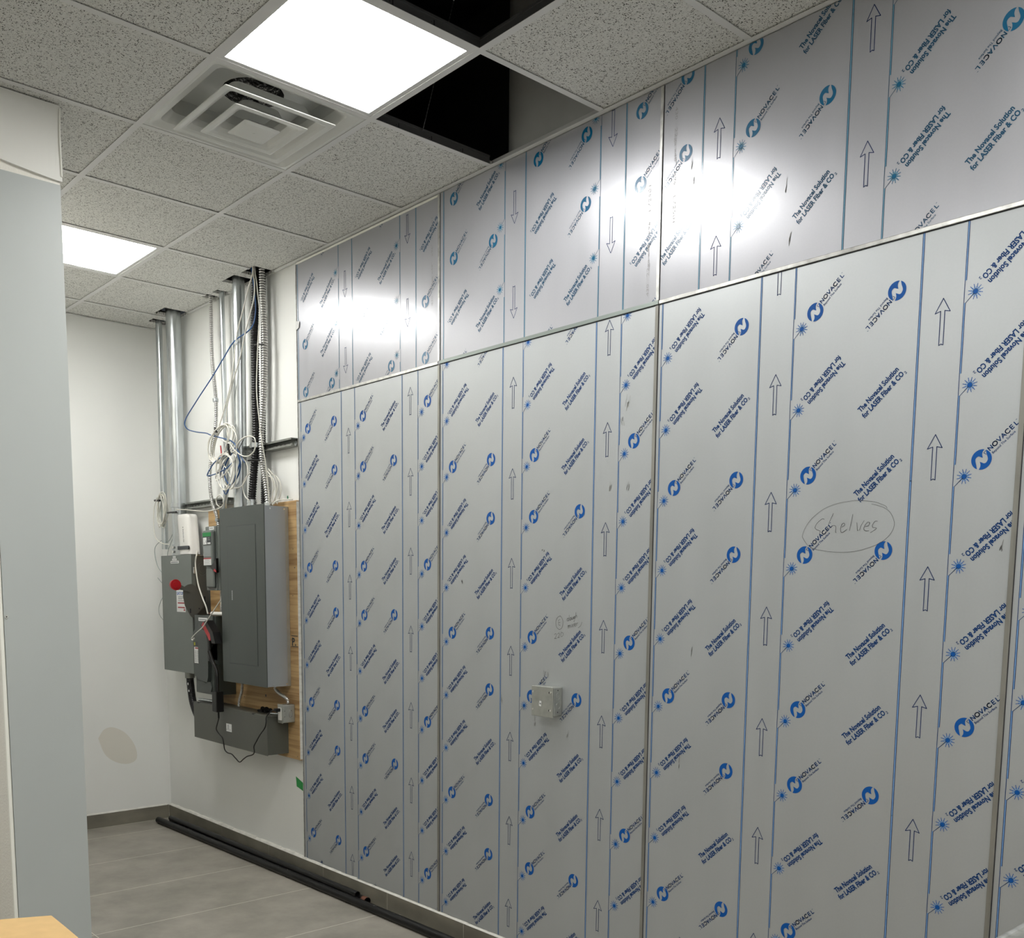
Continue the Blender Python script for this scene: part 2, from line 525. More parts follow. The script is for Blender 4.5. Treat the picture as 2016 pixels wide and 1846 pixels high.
# upper white board, its lower edge sagging open a little
ub = MB()
N = 12
vs = []
for i in range(N + 1):
    t = i / N
    y = YP0 + 0.001 + (YP1 + 0.006 - YP0 - 0.001) * t
    zb = 3.034 - 0.020 * math.sin(t * PI * 0.5) + (0.012 * (1 - t))
    vs += [(XP + 0.006 + 0.004 * math.sin(t * PI), y, zb), (XP + 0.006, y, H - 0.001), (XP - 0.006, y, H - 0.001), (XP - 0.006, y, zb)]
fs = []
for i in range(N):
    a, b = 4 * i, 4 * (i + 1)
    for j in range(4):
        fs.append((a + j, a + (j + 1) % 4, b + (j + 1) % 4, b + j))
fs += [(0, 1, 2, 3), (4 * N, 4 * N + 1, 4 * N + 2, 4 * N + 3)]
ub.add(vs, fs)
uo = tag(ub.build('gypsum_board', 'white_sheet'), 'short off-white board above the grey sheet, up against the ceiling', 'board')
MB().tube(cr([(XP + 0.008, YP1 + 0.006, H - 0.012), (XP + 0.010, YP1 + 0.002, 3.16), (XP + 0.008, YP1 + 0.004, 3.03)], 6), 0.0035, 8).build('folded_edge', 'bead', uo)

# tile base along the back wall and the far wall
def base_run(name, along, stops, fixed0, fixed1):
    mb = MB()
    for a, b in zip(stops, stops[1:]):
        if along == 'x':
            mb.box(a + 0.0012, b - 0.0012, fixed0, fixed1, 0.003, ZB, 0, 0.0012, 1)
        else:
            mb.box(fixed0, fixed1, a + 0.0012, b - 0.0012, 0.003, ZB, 0, 0.0012, 1)
    if along == 'x':
        mb.box(stops[0], stops[-1], fixed0 + 0.0012, fixed1, 0, ZB - 0.0012, 1)
    else:
        mb.box(fixed0, fixed1 - 0.0012, stops[0], stops[-1], 0, ZB - 0.0012, 1)
    return struct(mb, name, ['base', 'grout'])
base_run('baseboard_back', 'x', [XC + 0.01, -1.655, -1.012, -0.404, 0.207, 0.808, 1.404, 2.01, 2.62, 3.23, 3.84, 4.45, 5.06, 5.67, 6.28, 6.89, 7.5, XMAX], -0.010, 0.009)
base_run('baseboard_left', 'y', [YP1, -0.62, -0.010], XC, XC + 0.010)
MB_c = MB()
random.seed(4)
xs = [XC + 0.01 + i * 0.05 for i in range(int((5.2 - XC) / 0.05))]
for a, b in zip(xs, xs[1:]):
    h = 0.004 + random.random() * (0.006 if a < 0.5 else 0.002)
    MB_c.prism([(-0.0098, ZB - 0.0005), (0.009, ZB - 0.0005), (0.009, ZB + 0.004 + h), (-0.003, ZB + h)], 'x', a, b)
struct(MB_c, 'trim_1', 'caulk')
mc = MB()
for i in range(24):
    a = YP1 + i * 0.06
    mc.prism([(XC, ZB - 0.0005), (XC + 0.0098, ZB - 0.0005), (XC + 0.004, ZB + 0.004 + random.random() * 0.003), (XC, ZB + 0.009)], 'y', a, a + 0.06) if a + 0.06 < 0 else None
struct(mc, 'trim_2', 'caulk')
# ------------------------------------------------------------------ suspended ceiling
def gx(i):
    return GX0 + i * G
def gy(k):
    return GY0 - k * G
LIGHTS = [(-2, 1), (-6, 1), (2, 1), (6, 1), (-5, 4), (-1, 4), (3, 4), (7, 4)]    # (i, k) cell = i..i+1, k..k+1
VENTS = [(-3, 1)]
HOLES = [(-2, 0), (-1, 1)]
# cut-outs for the risers (x0, x1, y0, y1)
CUTS = [(-1.66, -1.575, -0.115, 0.0), (-1.452, -1.290, -0.16, 0.0), (-0.925, -0.855, -0.09, 0.0), (-0.800, -0.735, -0.085, 0.0),
        (-0.575, -0.425, -0.135, 0.0), (-0.365, -0.215, -0.125, 0.0)]
ceil = MB()
def cell_rects(x0, x1, y0, y1):
    xs = sorted({x0, x1} | {c for q in CUTS for c in q[:2] if x0 < c < x1})
    ys = sorted({y0, y1} | {c for q in CUTS for c in q[2:] if y0 < c < y1})
    for a, b in zip(xs, xs[1:]):
        for c, d in zip(ys, ys[1:]):
            mx, my = (a + b) / 2, (c + d) / 2
            if any(q[0] < mx < q[1] and q[2] < my < q[3] for q in CUTS):
                continue
            yield a, b, c, d
for i in range(-8, 10):
    for k in range(-1, 9):
        if (i, k) in LIGHTS or (i, k) in VENTS or (i, k) in HOLES:
            continue
        x0, x1 = max(gx(i), XC), min(gx(i + 1), XMAX)
        y1, y0 = min(gy(k), 0.009), max(gy(k + 1), YMIN)
        if x1 - x0 < 0.02 or y1 - y0 < 0.003:
            continue
        for a, b, c, d in cell_rects(x0, x1, y0, y1):
            ceil.box(a, b, c, d, H + 0.0045, H + 0.020)
ceil_o = struct(ceil, 'ceiling', 'ctile')
tb = MB()
def tbar(axis, pos, a, b):
    hw = 0.0120
    if axis == 'x':      # runs along x at y = pos
        tb.box(a, b, pos - hw, pos + hw, H, H + 0.0012)
        tb.box(a, b, pos - 0.0012, pos + 0.0012, H + 0.0012, H + 0.036, 1)
        tb.box(a, b, pos - 0.0035, pos + 0.0035, H + 0.030, H + 0.038, 1)
    else:
        tb.box(pos - hw, pos + hw, a, b, H + 0.0002, H + 0.0014)
        tb.box(pos - 0.0012, pos + 0.0012, a, b, H + 0.0014, H + 0.036, 1)
        tb.box(pos - 0.0035, pos + 0.0035, a, b, H + 0.030, H + 0.038, 1)
for k in range(1, 9):
    tbar('x', gy(k), XC, XMAX)
def seg_cuts(lo, hi, cuts):
    segs = [(lo, hi)]
    for c0, c1 in cuts:
        segs = [s for a, b in segs for s in ((a, min(b, c0)), (max(a, c1), b)) if s[1] - s[0] > 0.004]
    return segs
for i in range(-7, 10):
    if gx(i) > XMAX:
        continue
    cuts = [(q[2], q[3]) for q in CUTS if q[0] - 0.012 < gx(i) < q[1] + 0.012]
    for a, b in seg_cuts(YMIN, -0.020, cuts):
        tbar('y', gx(i), a, b)
# slots in the bar webs by the open cells
for i0, k0 in HOLES:
    for f in (0.3, 0.55, 0.8):
        y = gy(k0) - f * G
        tb.box(gx(i0) + 0.0012, gx(i0) + 0.0016, y - 0.002, y + 0.002, H + 0.010, H + 0.024, 2)
        tb.box(gx(i0) + 0.0012, gx(i0) + 0.0016, y - 0.012, y - 0.009, H + 0.014, H + 0.018, 2)
for a, b in seg_cuts(XC, XMAX, [(q[0], q[1]) for q in CUTS]):
    tb.box(a, b, -0.022, 0.0, H - 0.0006, H + 0.0006)
    tb.box(a, b, -0.001, 0.0, H + 0.0006, H + 0.026)
tb.box(XC, XC + 0.022, YMIN, -0.022, H - 0.0006, H + 0.0006)
tb.build('ceiling_grid', ['grid', 'web', 'gap'], ceil_o)

def lamp_unit(i, k, label):
    x0, x1, y0, y1 = gx(i) + 0.003, gx(i + 1) - 0.003, gy(k + 1) + 0.003, gy(k) - 0.003
    t = thing('ceiling_light', label, 'ceiling light', ((x0 + x1) / 2, (y0 + y1) / 2, H), 'square flush ceiling lights')
    f = 0.027
    mb = MB()
    z0, z1 = H + 0.0016, H + 0.016
    mb.box(x0, x1, y0, y0 + f, z0, z1).box(x0, x1, y1 - f, y1, z0, z1).box(x0, x0 + f, y0 + f, y1 - f, z0, z1).box(x1 - f, x1, y0 + f, y1 - f, z0, z1)
    mb.box(x0, x1, y0, y1, z1, z1 + 0.012)
    mb.build('frame', 'grid', t)
    MB().box(x0 + f, x1 - f, y0 + f, y1 - f, z0 + 0.0012, z0 + 0.004).build('diffuser', 'lamp', t)
names = {(-5, 4): 'unseen ceiling light added to brighten the partition side', (-2, 1): 'square lit ceiling light beside the air vent, larger of the two',  # first lamp is unseen, added to lighten the partition's painted face
         (-6, 1): 'square lit ceiling light beside the partition, smaller and farther',
         (2, 1): 'lit ceiling light above the metal table', (6, 1): 'lit ceiling light nearest the right wall and steel sheets',
         (-1, 4): 'lit ceiling light behind the partition wall side', (3, 4): 'lit ceiling light behind and left of the viewpoint',
         (7, 4): 'lit ceiling light in the rear right corner of the room'}
for ik in LIGHTS:
    lamp_unit(*ik, names[ik])

# ------------------------------------------------------------------ air diffuser
vx, vy = (gx(-3) + gx(-2)) / 2, (gy(1) + gy(2)) / 2
vt = thing('air_vent', 'square white ceiling air vent with nested louvres beside the large light', 'air vent', (vx, vy, H))
def frustum(mb, cx, cy, h0, z0, h1, z1, rc0=0.012, rc1=0.02, mi=0, n=5):
    def ring(h, z, rc):
        out = []
        for sx, sy, a0 in ((1, 1, 0), (-1, 1, PI / 2), (-1, -1, PI), (1, -1, 1.5 * PI)):
            for j in range(n + 1):
                a = a0 + j / n * PI / 2
                out.append((cx + sx * (h - rc) + math.cos(a) * rc, cy + sy * (h - rc) + math.sin(a) * rc, z))
        return out
    A, B = ring(h0, z0, rc0), ring(h1, z1, rc1)
    m = len(A)
    mb.add(A + B, [(i, (i + 1) % m, m + (i + 1) % m, m + i) for i in range(m)], mi, True)
    return A, B
hf = G / 2 - 0.004
pan = MB()
frustum(pan, vx, vy, hf, H + 0.002, hf - 0.020, H + 0.002, 0.002, 0.02)
frustum(pan, vx, vy, hf - 0.020, H + 0.002, hf - 0.050, H + 0.014, 0.02, 0.03)
frustum(pan, vx, vy, hf - 0.050, H + 0.014, hf - 0.075, H + 0.045, 0.03, 0.045)
frustum(pan, vx, vy, hf - 0.075, H + 0.045, hf - 0.080, H + 0.095, 0.045, 0.05)
frustum(pan, vx, vy, hf - 0.080, H + 0.095, 0.110, H + 0.098, 0.05, 0.108)
pan.build('vent_pan', 'vent', vt)
duct = MB()
duct.tube([(vx, vy, H + 0.098), (vx, vy, H + 0.13), (vx + 0.01, vy, H + 0.20), (vx + 0.02, vy, H + 0.30)], 0.112, 32, 0, caps=False)
duct.disc((vx + 0.02, vy, H + 0.30), 'z', 0.12, 0.004, 1, 32)
duct.build('duct_collar', ['foil', 'black'], vt)
for h, z0 in ((0.215, H - 0.020), (0.142, H - 0.031)):
    mb = MB()
    prof = [(0, 0.0), (0.006, -0.0012), (0.022, 0.001), (0.034, 0.006), (0.048, 0.018), (0.060, 0.036), (0.068, 0.060)]
    for (d0, e0), (d1, e1) in zip(prof, prof[1:]):
        frustum(mb, vx, vy, h - d0, z0 + e0, h - d1, z0 + e1, 0.006 + d0 * 0.35, 0.006 + d1 * 0.35)
        frustum(mb, vx, vy, h - d0, z0 + e0 + 0.003, h - d1, z0 + e1 + 0.003, 0.006 + d0 * 0.35, 0.006 + d1 * 0.35)
    frustum(mb, vx, vy, h, z0, h, z0 + 0.003, 0.006, 0.006)
    mb.build('louvre', 'vent', vt)
mb = MB()
z0 = H - 0.036
A, B = frustum(mb, vx, vy, 0.071, z0, 0.056, z0 - 0.005, 0.010, 0.012)
mb.add(B, [tuple(range(len(B)))], 0)
frustum(mb, vx, vy, 0.071, z0, 0.055, z0 + 0.012, 0.010, 0.012)
mb.build('centre_plate', 'vent', vt)
MB().disc((vx, vy, z0 - 0.0052), 'z', 0.005, -0.0008, 0, 12).build('screw', 'vent', vt)

# chain-like hanger wires seen through the open cells
for (p0, p1, lab) in (((1.66, -0.24, H + 0.62), (1.585, -0.37, H + 0.02), 'thin hanging bead chain inside the open cell next to the steel sheets'),
                      ((2.66, -0.86, H + 0.62), (2.28, -0.78, H + 0.03), 'thin hanging bead chain inside the open cell at the top edge')):
    w = MB()
    a, b = Vector(p0), Vector(p1)
    n = 46
    q = [a.lerp(b, i / (4 * n)) for i in range(4 * n + 1)]
    w.tube(q, 0.002, 6, 0, rad=[(0.0022, 0.0017, 0.0008, 0.0017)[i % 4] for i in range(len(q))])
    tag(w.build('hanger_chain', 'wire'), lab, 'chain')

# ------------------------------------------------------------------ printed film on the steel sheets
SPX, SPZ = 0.5148, 0.2395
ANG = math.radians(43.3)
def text_mesh(txt, length, cap, bold=0.0, spacing=1.0):
    cu = bpy.data.curves.new('t', 'FONT')
    cu.body = txt
    cu.size = 1.0
    cu.offset = bold
    cu.space_character = spacing
    cu.resolution_u = 2
    o = bpy.data.objects.new('t', cu)
    COL.objects.link(o)
    bpy.context.view_layer.update()
    dg = bpy.context.evaluated_depsgraph_get()
    me = o.evaluated_get(dg).to_mesh()
    vs = [(v.co.x, v.co.y) for v in me.vertices]
    fs = [tuple(p.vertices) for p in me.polygons]
    o.evaluated_get(dg).to_mesh_clear()
    bpy.data.objects.remove(o)
    bpy.data.curves.remove(cu)
    x0 = min(v[0] for v in vs)
    x1 = max(v[0] for v in vs)
    sx = length / (x1 - x0)
    sy = cap / 0.68
    return [((x - x0) * sx, y * sy) for x, y in vs], fs

def stroke(pts, w, closed=False):
    vs, fs = [], []
    P = list(pts) + ([pts[0]] if closed else [])
    for (x0, y0), (x1, y1) in zip(P, P[1:]):
        d = math.hypot(x1 - x0, y1 - y0)
        if d < 1e-7:
            continue
        ux, uy = (x1 - x0) / d, (y1 - y0) / d
        e = w * 0.35
        nx, ny = -uy * w / 2, ux * w / 2
        k = len(vs)
        ax, ay, bx_, by_ = x0 - ux * e, y0 - uy * e, x1 + ux * e, y1 + uy * e
        vs += [(ax + nx, ay + ny), (ax - nx, ay - ny), (bx_ - nx, by_ - ny), (bx_ + nx, by_ + ny)]
        fs.append((k, k + 1, k + 2, k + 3))
    return vs, fs

def merge(*parts):
    vs, fs = [], []
    for v, f in parts:
        k = len(vs)
        vs += list(v)
        fs += [tuple(i + k for i in q) for q in f]
    return vs, fs

def xf(t, ox=0, oy=0, ang=0, sc=1):
    c, s = math.cos(ang) * sc, math.sin(ang) * sc
    return [(ox + x * c - y * s, oy + x * s + y * c) for x, y in t[0]], t[1]

def earclip(poly):
    """triangulate a simple polygon given counter-clockwise"""
    idx = list(range(len(poly)))
    area = sum(poly[i][0] * poly[(i + 1) % len(poly)][1] - poly[(i + 1) % len(poly)][0] * poly[i][1] for i in idx)
    if area < 0:
        idx.reverse()
    out = []
    def cross(o, a, b):
        return (a[0] - o[0]) * (b[1] - o[1]) - (a[1] - o[1]) * (b[0] - o[0])
    guard = 0
    while len(idx) > 3 and guard < 5000:
        guard += 1
        for j in range(len(idx)):
            a, b, c = idx[j - 1], idx[j], idx[(j + 1) % len(idx)]
            if cross(poly[a], poly[b], poly[c]) <= 1e-12:
                continue
            ok = True
            for q in idx:
                if q in (a, b, c):
                    continue
                p = poly[q]
                if cross(poly[a], poly[b], p) >= 0 and cross(poly[b], poly[c], p) >= 0 and cross(poly[c], poly[a], p) >= 0:
                    ok = False
                    break
            if ok:
                out.append((a, b, c))
                idx.pop(j)
                break
        else:
            break
    if len(idx) == 3:
        out.append(tuple(idx))
    return list(poly), out

def smooth2(pts, n=4):
    return [(p.x, p.y) for p in cr([Vector((x, y, 0)) for x, y in pts], n)]

# round mark with the cut-out letter
def arc(a0, a1, n=22):
    return [(math.cos(a0 + (a1 - a0) * i / n), math.sin(a0 + (a1 - a0) * i / n)) for i in range(n + 1)]
d2 = math.radians
left_piece = smooth2([(0.24, 0.965), (0.09, 0.78), (0.04, 0.50), (0.12, 0.15)]) + smooth2([(-0.05, 0.22), (-0.30, 0.33), (-0.50, 0.22), (-0.59, 0.05), (-0.58, -0.15)]) + [(-0.38, -0.925)] + arc(d2(248), d2(76))[1:-1]
right_piece = smooth2([(-0.21, -0.975), (-0.08, -0.72), (-0.07, -0.45), (-0.15, -0.21)]) + smooth2([(0.05, -0.30), (0.27, -0.39), (0.46, -0.34), (0.61, -0.08), (0.60, 0.16)]) + [(0.46, 0.52), (0.37, 0.925)] + arc(d2(68), d2(-102))[1:-1]
RL = 0.0267
MARK = xf(merge(earclip(left_piece), earclip(right_piece)), sc=RL)
MARK_LINE = xf(stroke([(0.36, 0.83), (0.19, 0.62), (0.44, 0.47)], 0.05), sc=RL)

# geometric capitals drawn with strokes
def letters():
    def O_(c, r, a0=0, a1=2 * PI, n=20):
        return [(c[0] + math.cos(a0 + (a1 - a0) * i / n) * r[0], c[1] + math.sin(a0 + (a1 - a0) * i / n) * r[1]) for i in range(n + 1)]
    w = 0.0026
    h = 0.0106
    P = []
    x = 0.0
    P += [stroke([(x, 0), (x, h), (x + 0.0092, 0), (x + 0.0092, h)], w)]
    x = 0.0134
    P += [stroke(O_((x + 0.0062, h / 2), (0.0062, h / 2 + 0.0003)), w)]
    x = 0.0288
    P += [stroke([(x, h), (x + 0.0050, 0), (x + 0.0100, h)], w)]
    x = 0.0420
    P += [stroke([(x, 0), (x + 0.0050, h), (x + 0.0100, 0)], w), stroke([(x + 0.0024, 0.0036), (x + 0.0076, 0.0036)], w)]
    x = 0.0552
    P += [stroke(O_((x + 0.0060, h / 2), (0.0060, h / 2 + 0.0003), d2(42), d2(318)), w)]
    x = 0.0712
    P += [stroke([(x + 0.0068, h), (x, h), (x, 0), (x + 0.0068, 0)], w), stroke([(x, h / 2), (x + 0.0062, h / 2)], w)]
    x = 0.0855
    P += [stroke([(x, h), (x, 0), (x + 0.0068, 0)], w)]
    P += [stroke([(0.0925, 0.0116), (0.0955, 0.0116)], 0.0012)]
    return merge(*P)
T_BRAND = letters()
T_TAG = text_mesh('Beyond The Surface', 0.0735, 0.0064, 0.012)
T_L1 = text_mesh('The Novacel Solution', 0.1515, 0.0150, 0.036)
T_L2a = text_mesh('for LASER Fiber & CO', 0.1555, 0.0150, 0.036)
T_2 = text_mesh('2', 0.0058, 0.0080, 0.015)
T_LAS = merge(T_L1, xf(T_L2a, -0.0025, -0.0222), xf(T_2, 0.1555, -0.0250))
# burst
def burst():
    core = arc(0, 2 * PI, 20)[:-1]
    c = ([(x * 0.0062, y * 0.0062) for x, y in core], [tuple(range(20))])
    P = [c]
    for k in range(12):
        a = 2 * PI * (k + 0.5) / 12
        P.append(stroke([(math.cos(a) * 0.0100, math.sin(a) * 0.0100), (math.cos(a) * 0.0195, math.sin(a) * 0.0195)], 0.0016))
    return merge(*P)
BURST = burst()
hb = []
for k in range(24):
    a = 2 * PI * (k + 0.5) / 24
    hb.append(stroke([(math.cos(a) * 0.0055, math.sin(a) * 0.0055), (math.cos(a) * 0.0125, math.sin(a) * 0.0125)], 0.0011))
hb.append(([(math.cos(2 * PI * k / 20) * 0.0085, math.sin(2 * PI * k / 20) * 0.0085) for k in range(20)], [tuple(range(20))]))
BURST_H = merge(*hb)
LEAD = stroke([(-0.0035, -0.0035), (-0.0250, -0.0250)], 0.0014)
ARROW = stroke([(0, 0), (0.0205, -0.0370), (0.0058, -0.0330), (0.0058, -0.1225), (0, -0.1195), (-0.0058, -0.1225), (-0.0058, -0.0330), (-0.0205, -0.0370)], 0.0021, True)

def clip_poly(poly, x0, x1, z0, z1):
    for ax, lim, sg in ((0, x0, 1), (0, x1, -1), (1, z0, 1), (1, z1, -1)):
        out = []
        for i in range(len(poly)):
            p, q = poly[i - 1], poly[i]
            ip, iq = (p[ax] - lim) * sg >= 0, (q[ax] - lim) * sg >= 0
            if ip != iq:
                t = (lim - p[ax]) / (q[ax] - p[ax])
                out.append((p[0] + (q[0] - p[0]) * t, p[1] + (q[1] - p[1]) * t))
            if iq:
                out.append(q)
        poly = out
        if not poly:
            return []
    return poly

def put(mb, t, rect, y, mi, ox=0, oz=0, ang=0, flip=1):
    vs, fs = xf(t, 0, 0, ang)
    vs = [(ox + flip * x, oz + flip * z) for x, z in vs]
    x0, x1, z0, z1 = rect
    lx, hx = min(v[0] for v in vs), max(v[0] for v in vs)
    lz, hz = min(v[1] for v in vs), max(v[1] for v in vs)
    if hx < x0 or lx > x1 or hz < z0 or lz > z1:
        return
    if lx >= x0 and hx <= x1 and lz >= z0 and hz <= z1:
        mb.add([(x, y, z) for x, z in vs], fs, mi)
        return
    for f in fs:
        p = clip_poly([vs[i] for i in f], x0, x1, z0, z1)
        if len(p) >= 3:
            mb.add([(x, y, z) for x, z in p], [tuple(range(len(p)))], mi)

def film(mb, rect, sx, sz, zk0, first, flip, arrows):
    """sx, sz: one burst; zk0: height of a row where k = 0; first: 'a' or 'b' column; flip -1 turns the film by 180 degrees"""
    x0, x1, z0, z1 = rect
    yi, yh = -0.00060, -0.00035
    def P(t, mi, dx, dz, c, n, ang=0):
        put(mb, t, rect, yh if mi == 2 else yi, mi, sx + c * SPX + flip * dx, sz - n * SPZ + flip * dz, ang, flip)
    nk = round((sz - zk0) / SPZ)                 # row index with k = 0
    for c in range(-4, 5):
        typ = 'ab'[(c + (first == 'b')) % 2]
        for n in range(-14, 15):
            k = (flip * (n - nk)) % 3
            lx = sx + c * SPX
            if not (x0 - 0.5 < lx < x1 + 0.5 and z0 - 0.3 < sz - n * SPZ < z1 + 0.3):
                continue
            P(BURST, 0, 0, 0, c, n)
            P(BURST_H, 2, 0, 0, c, n)
            P(LEAD, 1, 0, 0, c, n)
            P(stroke([(-0.0292, -0.1), (-0.0292, -0.1 + SPZ)], 0.0017), 1, 0, 0, c, n)
            P(stroke([(-0.0252, -0.0250), (-0.0252, -SPZ + 0.034)], 0.0017), 1, 0, 0, c, n)
            P(stroke([(-0.0272, -0.0250), (-0.0272, -SPZ + 0.034)], 0.0026), 2, 0, 0, c, n)
            for dx in (0.3642, 0.3688):
                P(stroke([(dx, 0), (dx, SPZ)], 0.0018), 1, 0, 0, c, n)
            P(stroke([(0.3665, 0), (0.3665, SPZ)], 0.0036), 2, 0, 0, c, n)
            near = (typ == 'a' and k == 2) or (typ == 'b' and k != 1)      # round mark next to the burst
            if near:
                P(MARK, 0, 0.0430, 0.0410, c, n)
                P(MARK_LINE, 1, 0.0430, 0.0410, c, n)
                P(T_BRAND, 1, 0.0645, 0.0620, c, n, ANG)
                P(T_TAG, 1, 0.0725, 0.0530, c, n, ANG)
            else:
                P(T_LAS, 1, 0.1400, 0.1245, c, n, ANG + PI)
            ul = (typ == 'a' and k == 1) or (typ == 'b' and k != 0)
            if ul:
                P(T_LAS, 1, 0.2050, -0.0330, c, n, ANG)
            else:
                P(MARK, 0, 0.2970, 0.0480, c, n)
                P(MARK_LINE, 1, 0.2970, 0.0480, c, n, PI)
                P(T_BRAND, 1, 0.2970 - 0.0215, 0.0480 - 0.0210, c, n, ANG + PI)
                P(T_TAG, 1, 0.2970 - 0.0295, 0.0480 - 0.0120, c, n, ANG + PI)
        off = arrows[typ]
        for j in range(-12, 13):
            put(mb, ARROW, rect, yi, 3, sx + c * SPX + flip * 0.430, zk0 + off + j * SPZ * 1.5, 0, flip)

PANELS = [  # name index, x0, x1, z0, z1, material, film args
    dict(x=(0.002, PW - 0.001), z=(ZB + 0.008, ZS - 0.001), m='steel_low', f=(0.0545, 2.3766, 2.3766 - SPZ, 'a', 1, dict(a=-0.12, b=0.0)),
         lab='tall lower steel sheet beside the plywood board, leftmost of the tall sheets'),
    dict(x=(PW, 2 * PW - 0.001), z=(ZB + 0.008, ZS - 0.001), m='steel_low', f=(1.2649, 2.3148, 2.3148 - 2 * SPZ, 'a', 1, dict(a=-0.12, b=0.0)),
         lab='tall lower steel sheet that carries the square junction box'),
    dict(x=(2 * PW, 3 * PW - 0.001), z=(ZB + 0.008, ZS - 0.001), m='steel_low', f=(2.4814, 2.3762, 2.3762, 'a', 1, dict(a=-0.12, b=0.0)),
         lab='tall lower steel sheet with the circled pencil word Shelves'),
    dict(x=(3 * PW, 4 * PW - 0.001), z=(ZB + 0.008, ZS - 0.001), m='steel_low', f=(3.7020, 1.3010, 1.3010 - SPZ, 'a', 1, dict(a=-0.12, b=0.0)),
         lab='tall lower steel sheet at the right edge of the picture'),
    dict(x=(0.002, PW - 0.001), z=(ZS + 0.001, H - 0.003), m='steel_up', f=(0.3801, 3.1327, 3.1327 - SPZ, 'a', -1, dict(a=-0.13, b=0.107)),
         lab='short upper steel sheet with the small light reflection, leftmost of the upper row'),
    dict(x=(PW, 2 * PW - 0.001), z=(ZS + 0.001, H - 0.003), m='steel_up', f=(1.6084, 3.0276, 3.0276 + SPZ, 'a', -1, dict(a=-0.122, b=0.113)),
         lab='short upper steel sheet with arrows pointing down, second of the upper row'),
    dict(x=(2 * PW, 3 * PW - 0.001), z=(ZS + 0.001, H - 0.003), m='steel_up', f=(2.7518, 3.2140, 3.2140 - SPZ, 'b', 1, dict(a=0.113, b=-0.120)),
         lab='short upper steel sheet with arrows pointing up and the large light reflection'),
    dict(x=(3 * PW, 4 * PW - 0.001), z=(ZS + 0.001, H - 0.003), m='steel_up', f=(3.7150, 3.1500, 3.1500, 'a', 1, dict(a=-0.12, b=0.0)),
         lab='short upper steel sheet at the top right corner of the picture'),
]
panel_objs = []
for i, p in enumerate(PANELS):
    (x0, x1), (z0, z1) = p['x'], p['z']
    o = MB().box(x0, x1, 0.0, 0.007, z0, z1).build('steel_sheet', p['m'])
    tag(o, p['lab'], 'wall panel', 'stainless wall sheets under printed film')
    mb = MB()
    film(mb, (x0 + 0.001, x1 - 0.001, z0, z1), *p['f'])
    up = '_up' if i >= 4 else ''
    mb.build('film_print', ['ink' + up, 'ink_text' + up, 'halo' + up, 'arrow_ink'], o)
    panel_objs.append(o)
# plain sheets beyond the picture
for a in (4, 5):
    o = MB().box(a * PW, (a + 1) * PW - 0.001, 0.0, 0.007, ZB + 0.008, H - 0.003).build('steel_sheet', 'steel_low')
    tag(o, ('full height steel sheet to the right of the metal table', 'last full height steel sheet before the right wall')[a - 4], 'wall panel', 'stainless wall sheets under printed film')

# grey mill stencil and pencil notes on the film
def flat(strokes, w, y, mi=0, mb=None):
    mb = mb or MB()
    for s in strokes:
        q = smooth2(s, 4) if len(s) > 2 else s
        v, f = stroke(q, w)
        mb.add([(x, y, z) for x, z in v], f, mi)
    return mb
ST = [(text_mesh(w_, l_, 0.0105), o_) for w_, l_, o_ in (('430', 0.040, 0.0), ('22ga', 0.056, 0.066), ('x48"', 0.050, 0.130), ('x96"', 0.050, 0.205), ('L72501', 0.085, 0.280))]
def stencil(panel, x, z, ang, clip):
    for t_, o_ in ST:
        mb = MB()
        put(mb, t_, clip, -0.0008, 0, x + math.cos(ang) * o_, z + math.sin(ang) * o_, ang)
        if mb.v:
            mb.build('mill_stencil', 'stencil', panel)
stencil(panel_objs[5], 2.389, 2.600, PI / 2, (PW, 2 * PW - 0.02, ZS, H - 0.01))
stencil(panel_objs[4], 1.166, 2.818, PI / 2, (0, PW - 0.02, ZS, H - 0.01))
stencil(panel_objs[6], 2.486, 3.181, -PI / 2, (2 * PW, 3 * PW, ZS, H - 0.01))
SHELVES = [[(3.101, 1.804), (3.093, 1.805), (3.078, 1.794), (3.071, 1.781), (3.077, 1.774), (3.089, 1.769), (3.087, 1.761)], [(3.13, 1.82), (3.117, 1.791), (3.108, 1.762)], [(3.112, 1.772), (3.125, 1.781), (3.134, 1.784), (3.14, 1.78), (3.14, 1.767), (3.142, 1.762)], [(3.159, 1.778), (3.168, 1.783), (3.167, 1.789), (3.160, 1.787), (3.156, 1.775), (3.157, 1.766), (3.161, 1.762), (3.169, 1.766), (3.176, 1.771)], [(3.193, 1.814), (3.189, 1.791), (3.185, 1.767)], [(3.207, 1.789), (3.21, 1.767), (3.212, 1.767)], [(3.23, 1.794), (3.221, 1.78), (3.216, 1.766)], [(3.234, 1.777), (3.244, 1.779), (3.247, 1.786), (3.241, 1.789), (3.232, 1.779), (3.23, 1.768), (3.238, 1.764), (3.246, 1.764)], [(3.271, 1.79), (3.263, 1.79), (3.256, 1.78), (3.258, 1.773), (3.269, 1.77), (3.251, 1.758)]]
RINGS = [[(3.298, 1.825), (3.295, 1.831), (3.283, 1.837), (3.259, 1.846), (3.228, 1.851), (3.196, 1.854)], [(3.269, 1.722), (3.295, 1.736), (3.314, 1.755), (3.322, 1.775), (3.32, 1.791), (3.309, 1.812), (3.293, 1.825), (3.273, 1.834), (3.25, 1.84)], [(3.079, 1.714), (3.116, 1.708), (3.162, 1.704), (3.206, 1.706), (3.24, 1.713), (3.269, 1.722)]]
FAINT = [[(3.196, 1.854), (3.145, 1.849), (3.1, 1.836), (3.061, 1.81), (3.039, 1.784), (3.029, 1.758), (3.033, 1.748), (3.05, 1.727), (3.079, 1.714)]]
pm = flat(SHELVES, 0.0013, -0.0010)
flat(RINGS, 0.0011, -0.0010, 0, pm)
flat(FAINT, 0.0010, -0.0010, 1, pm)
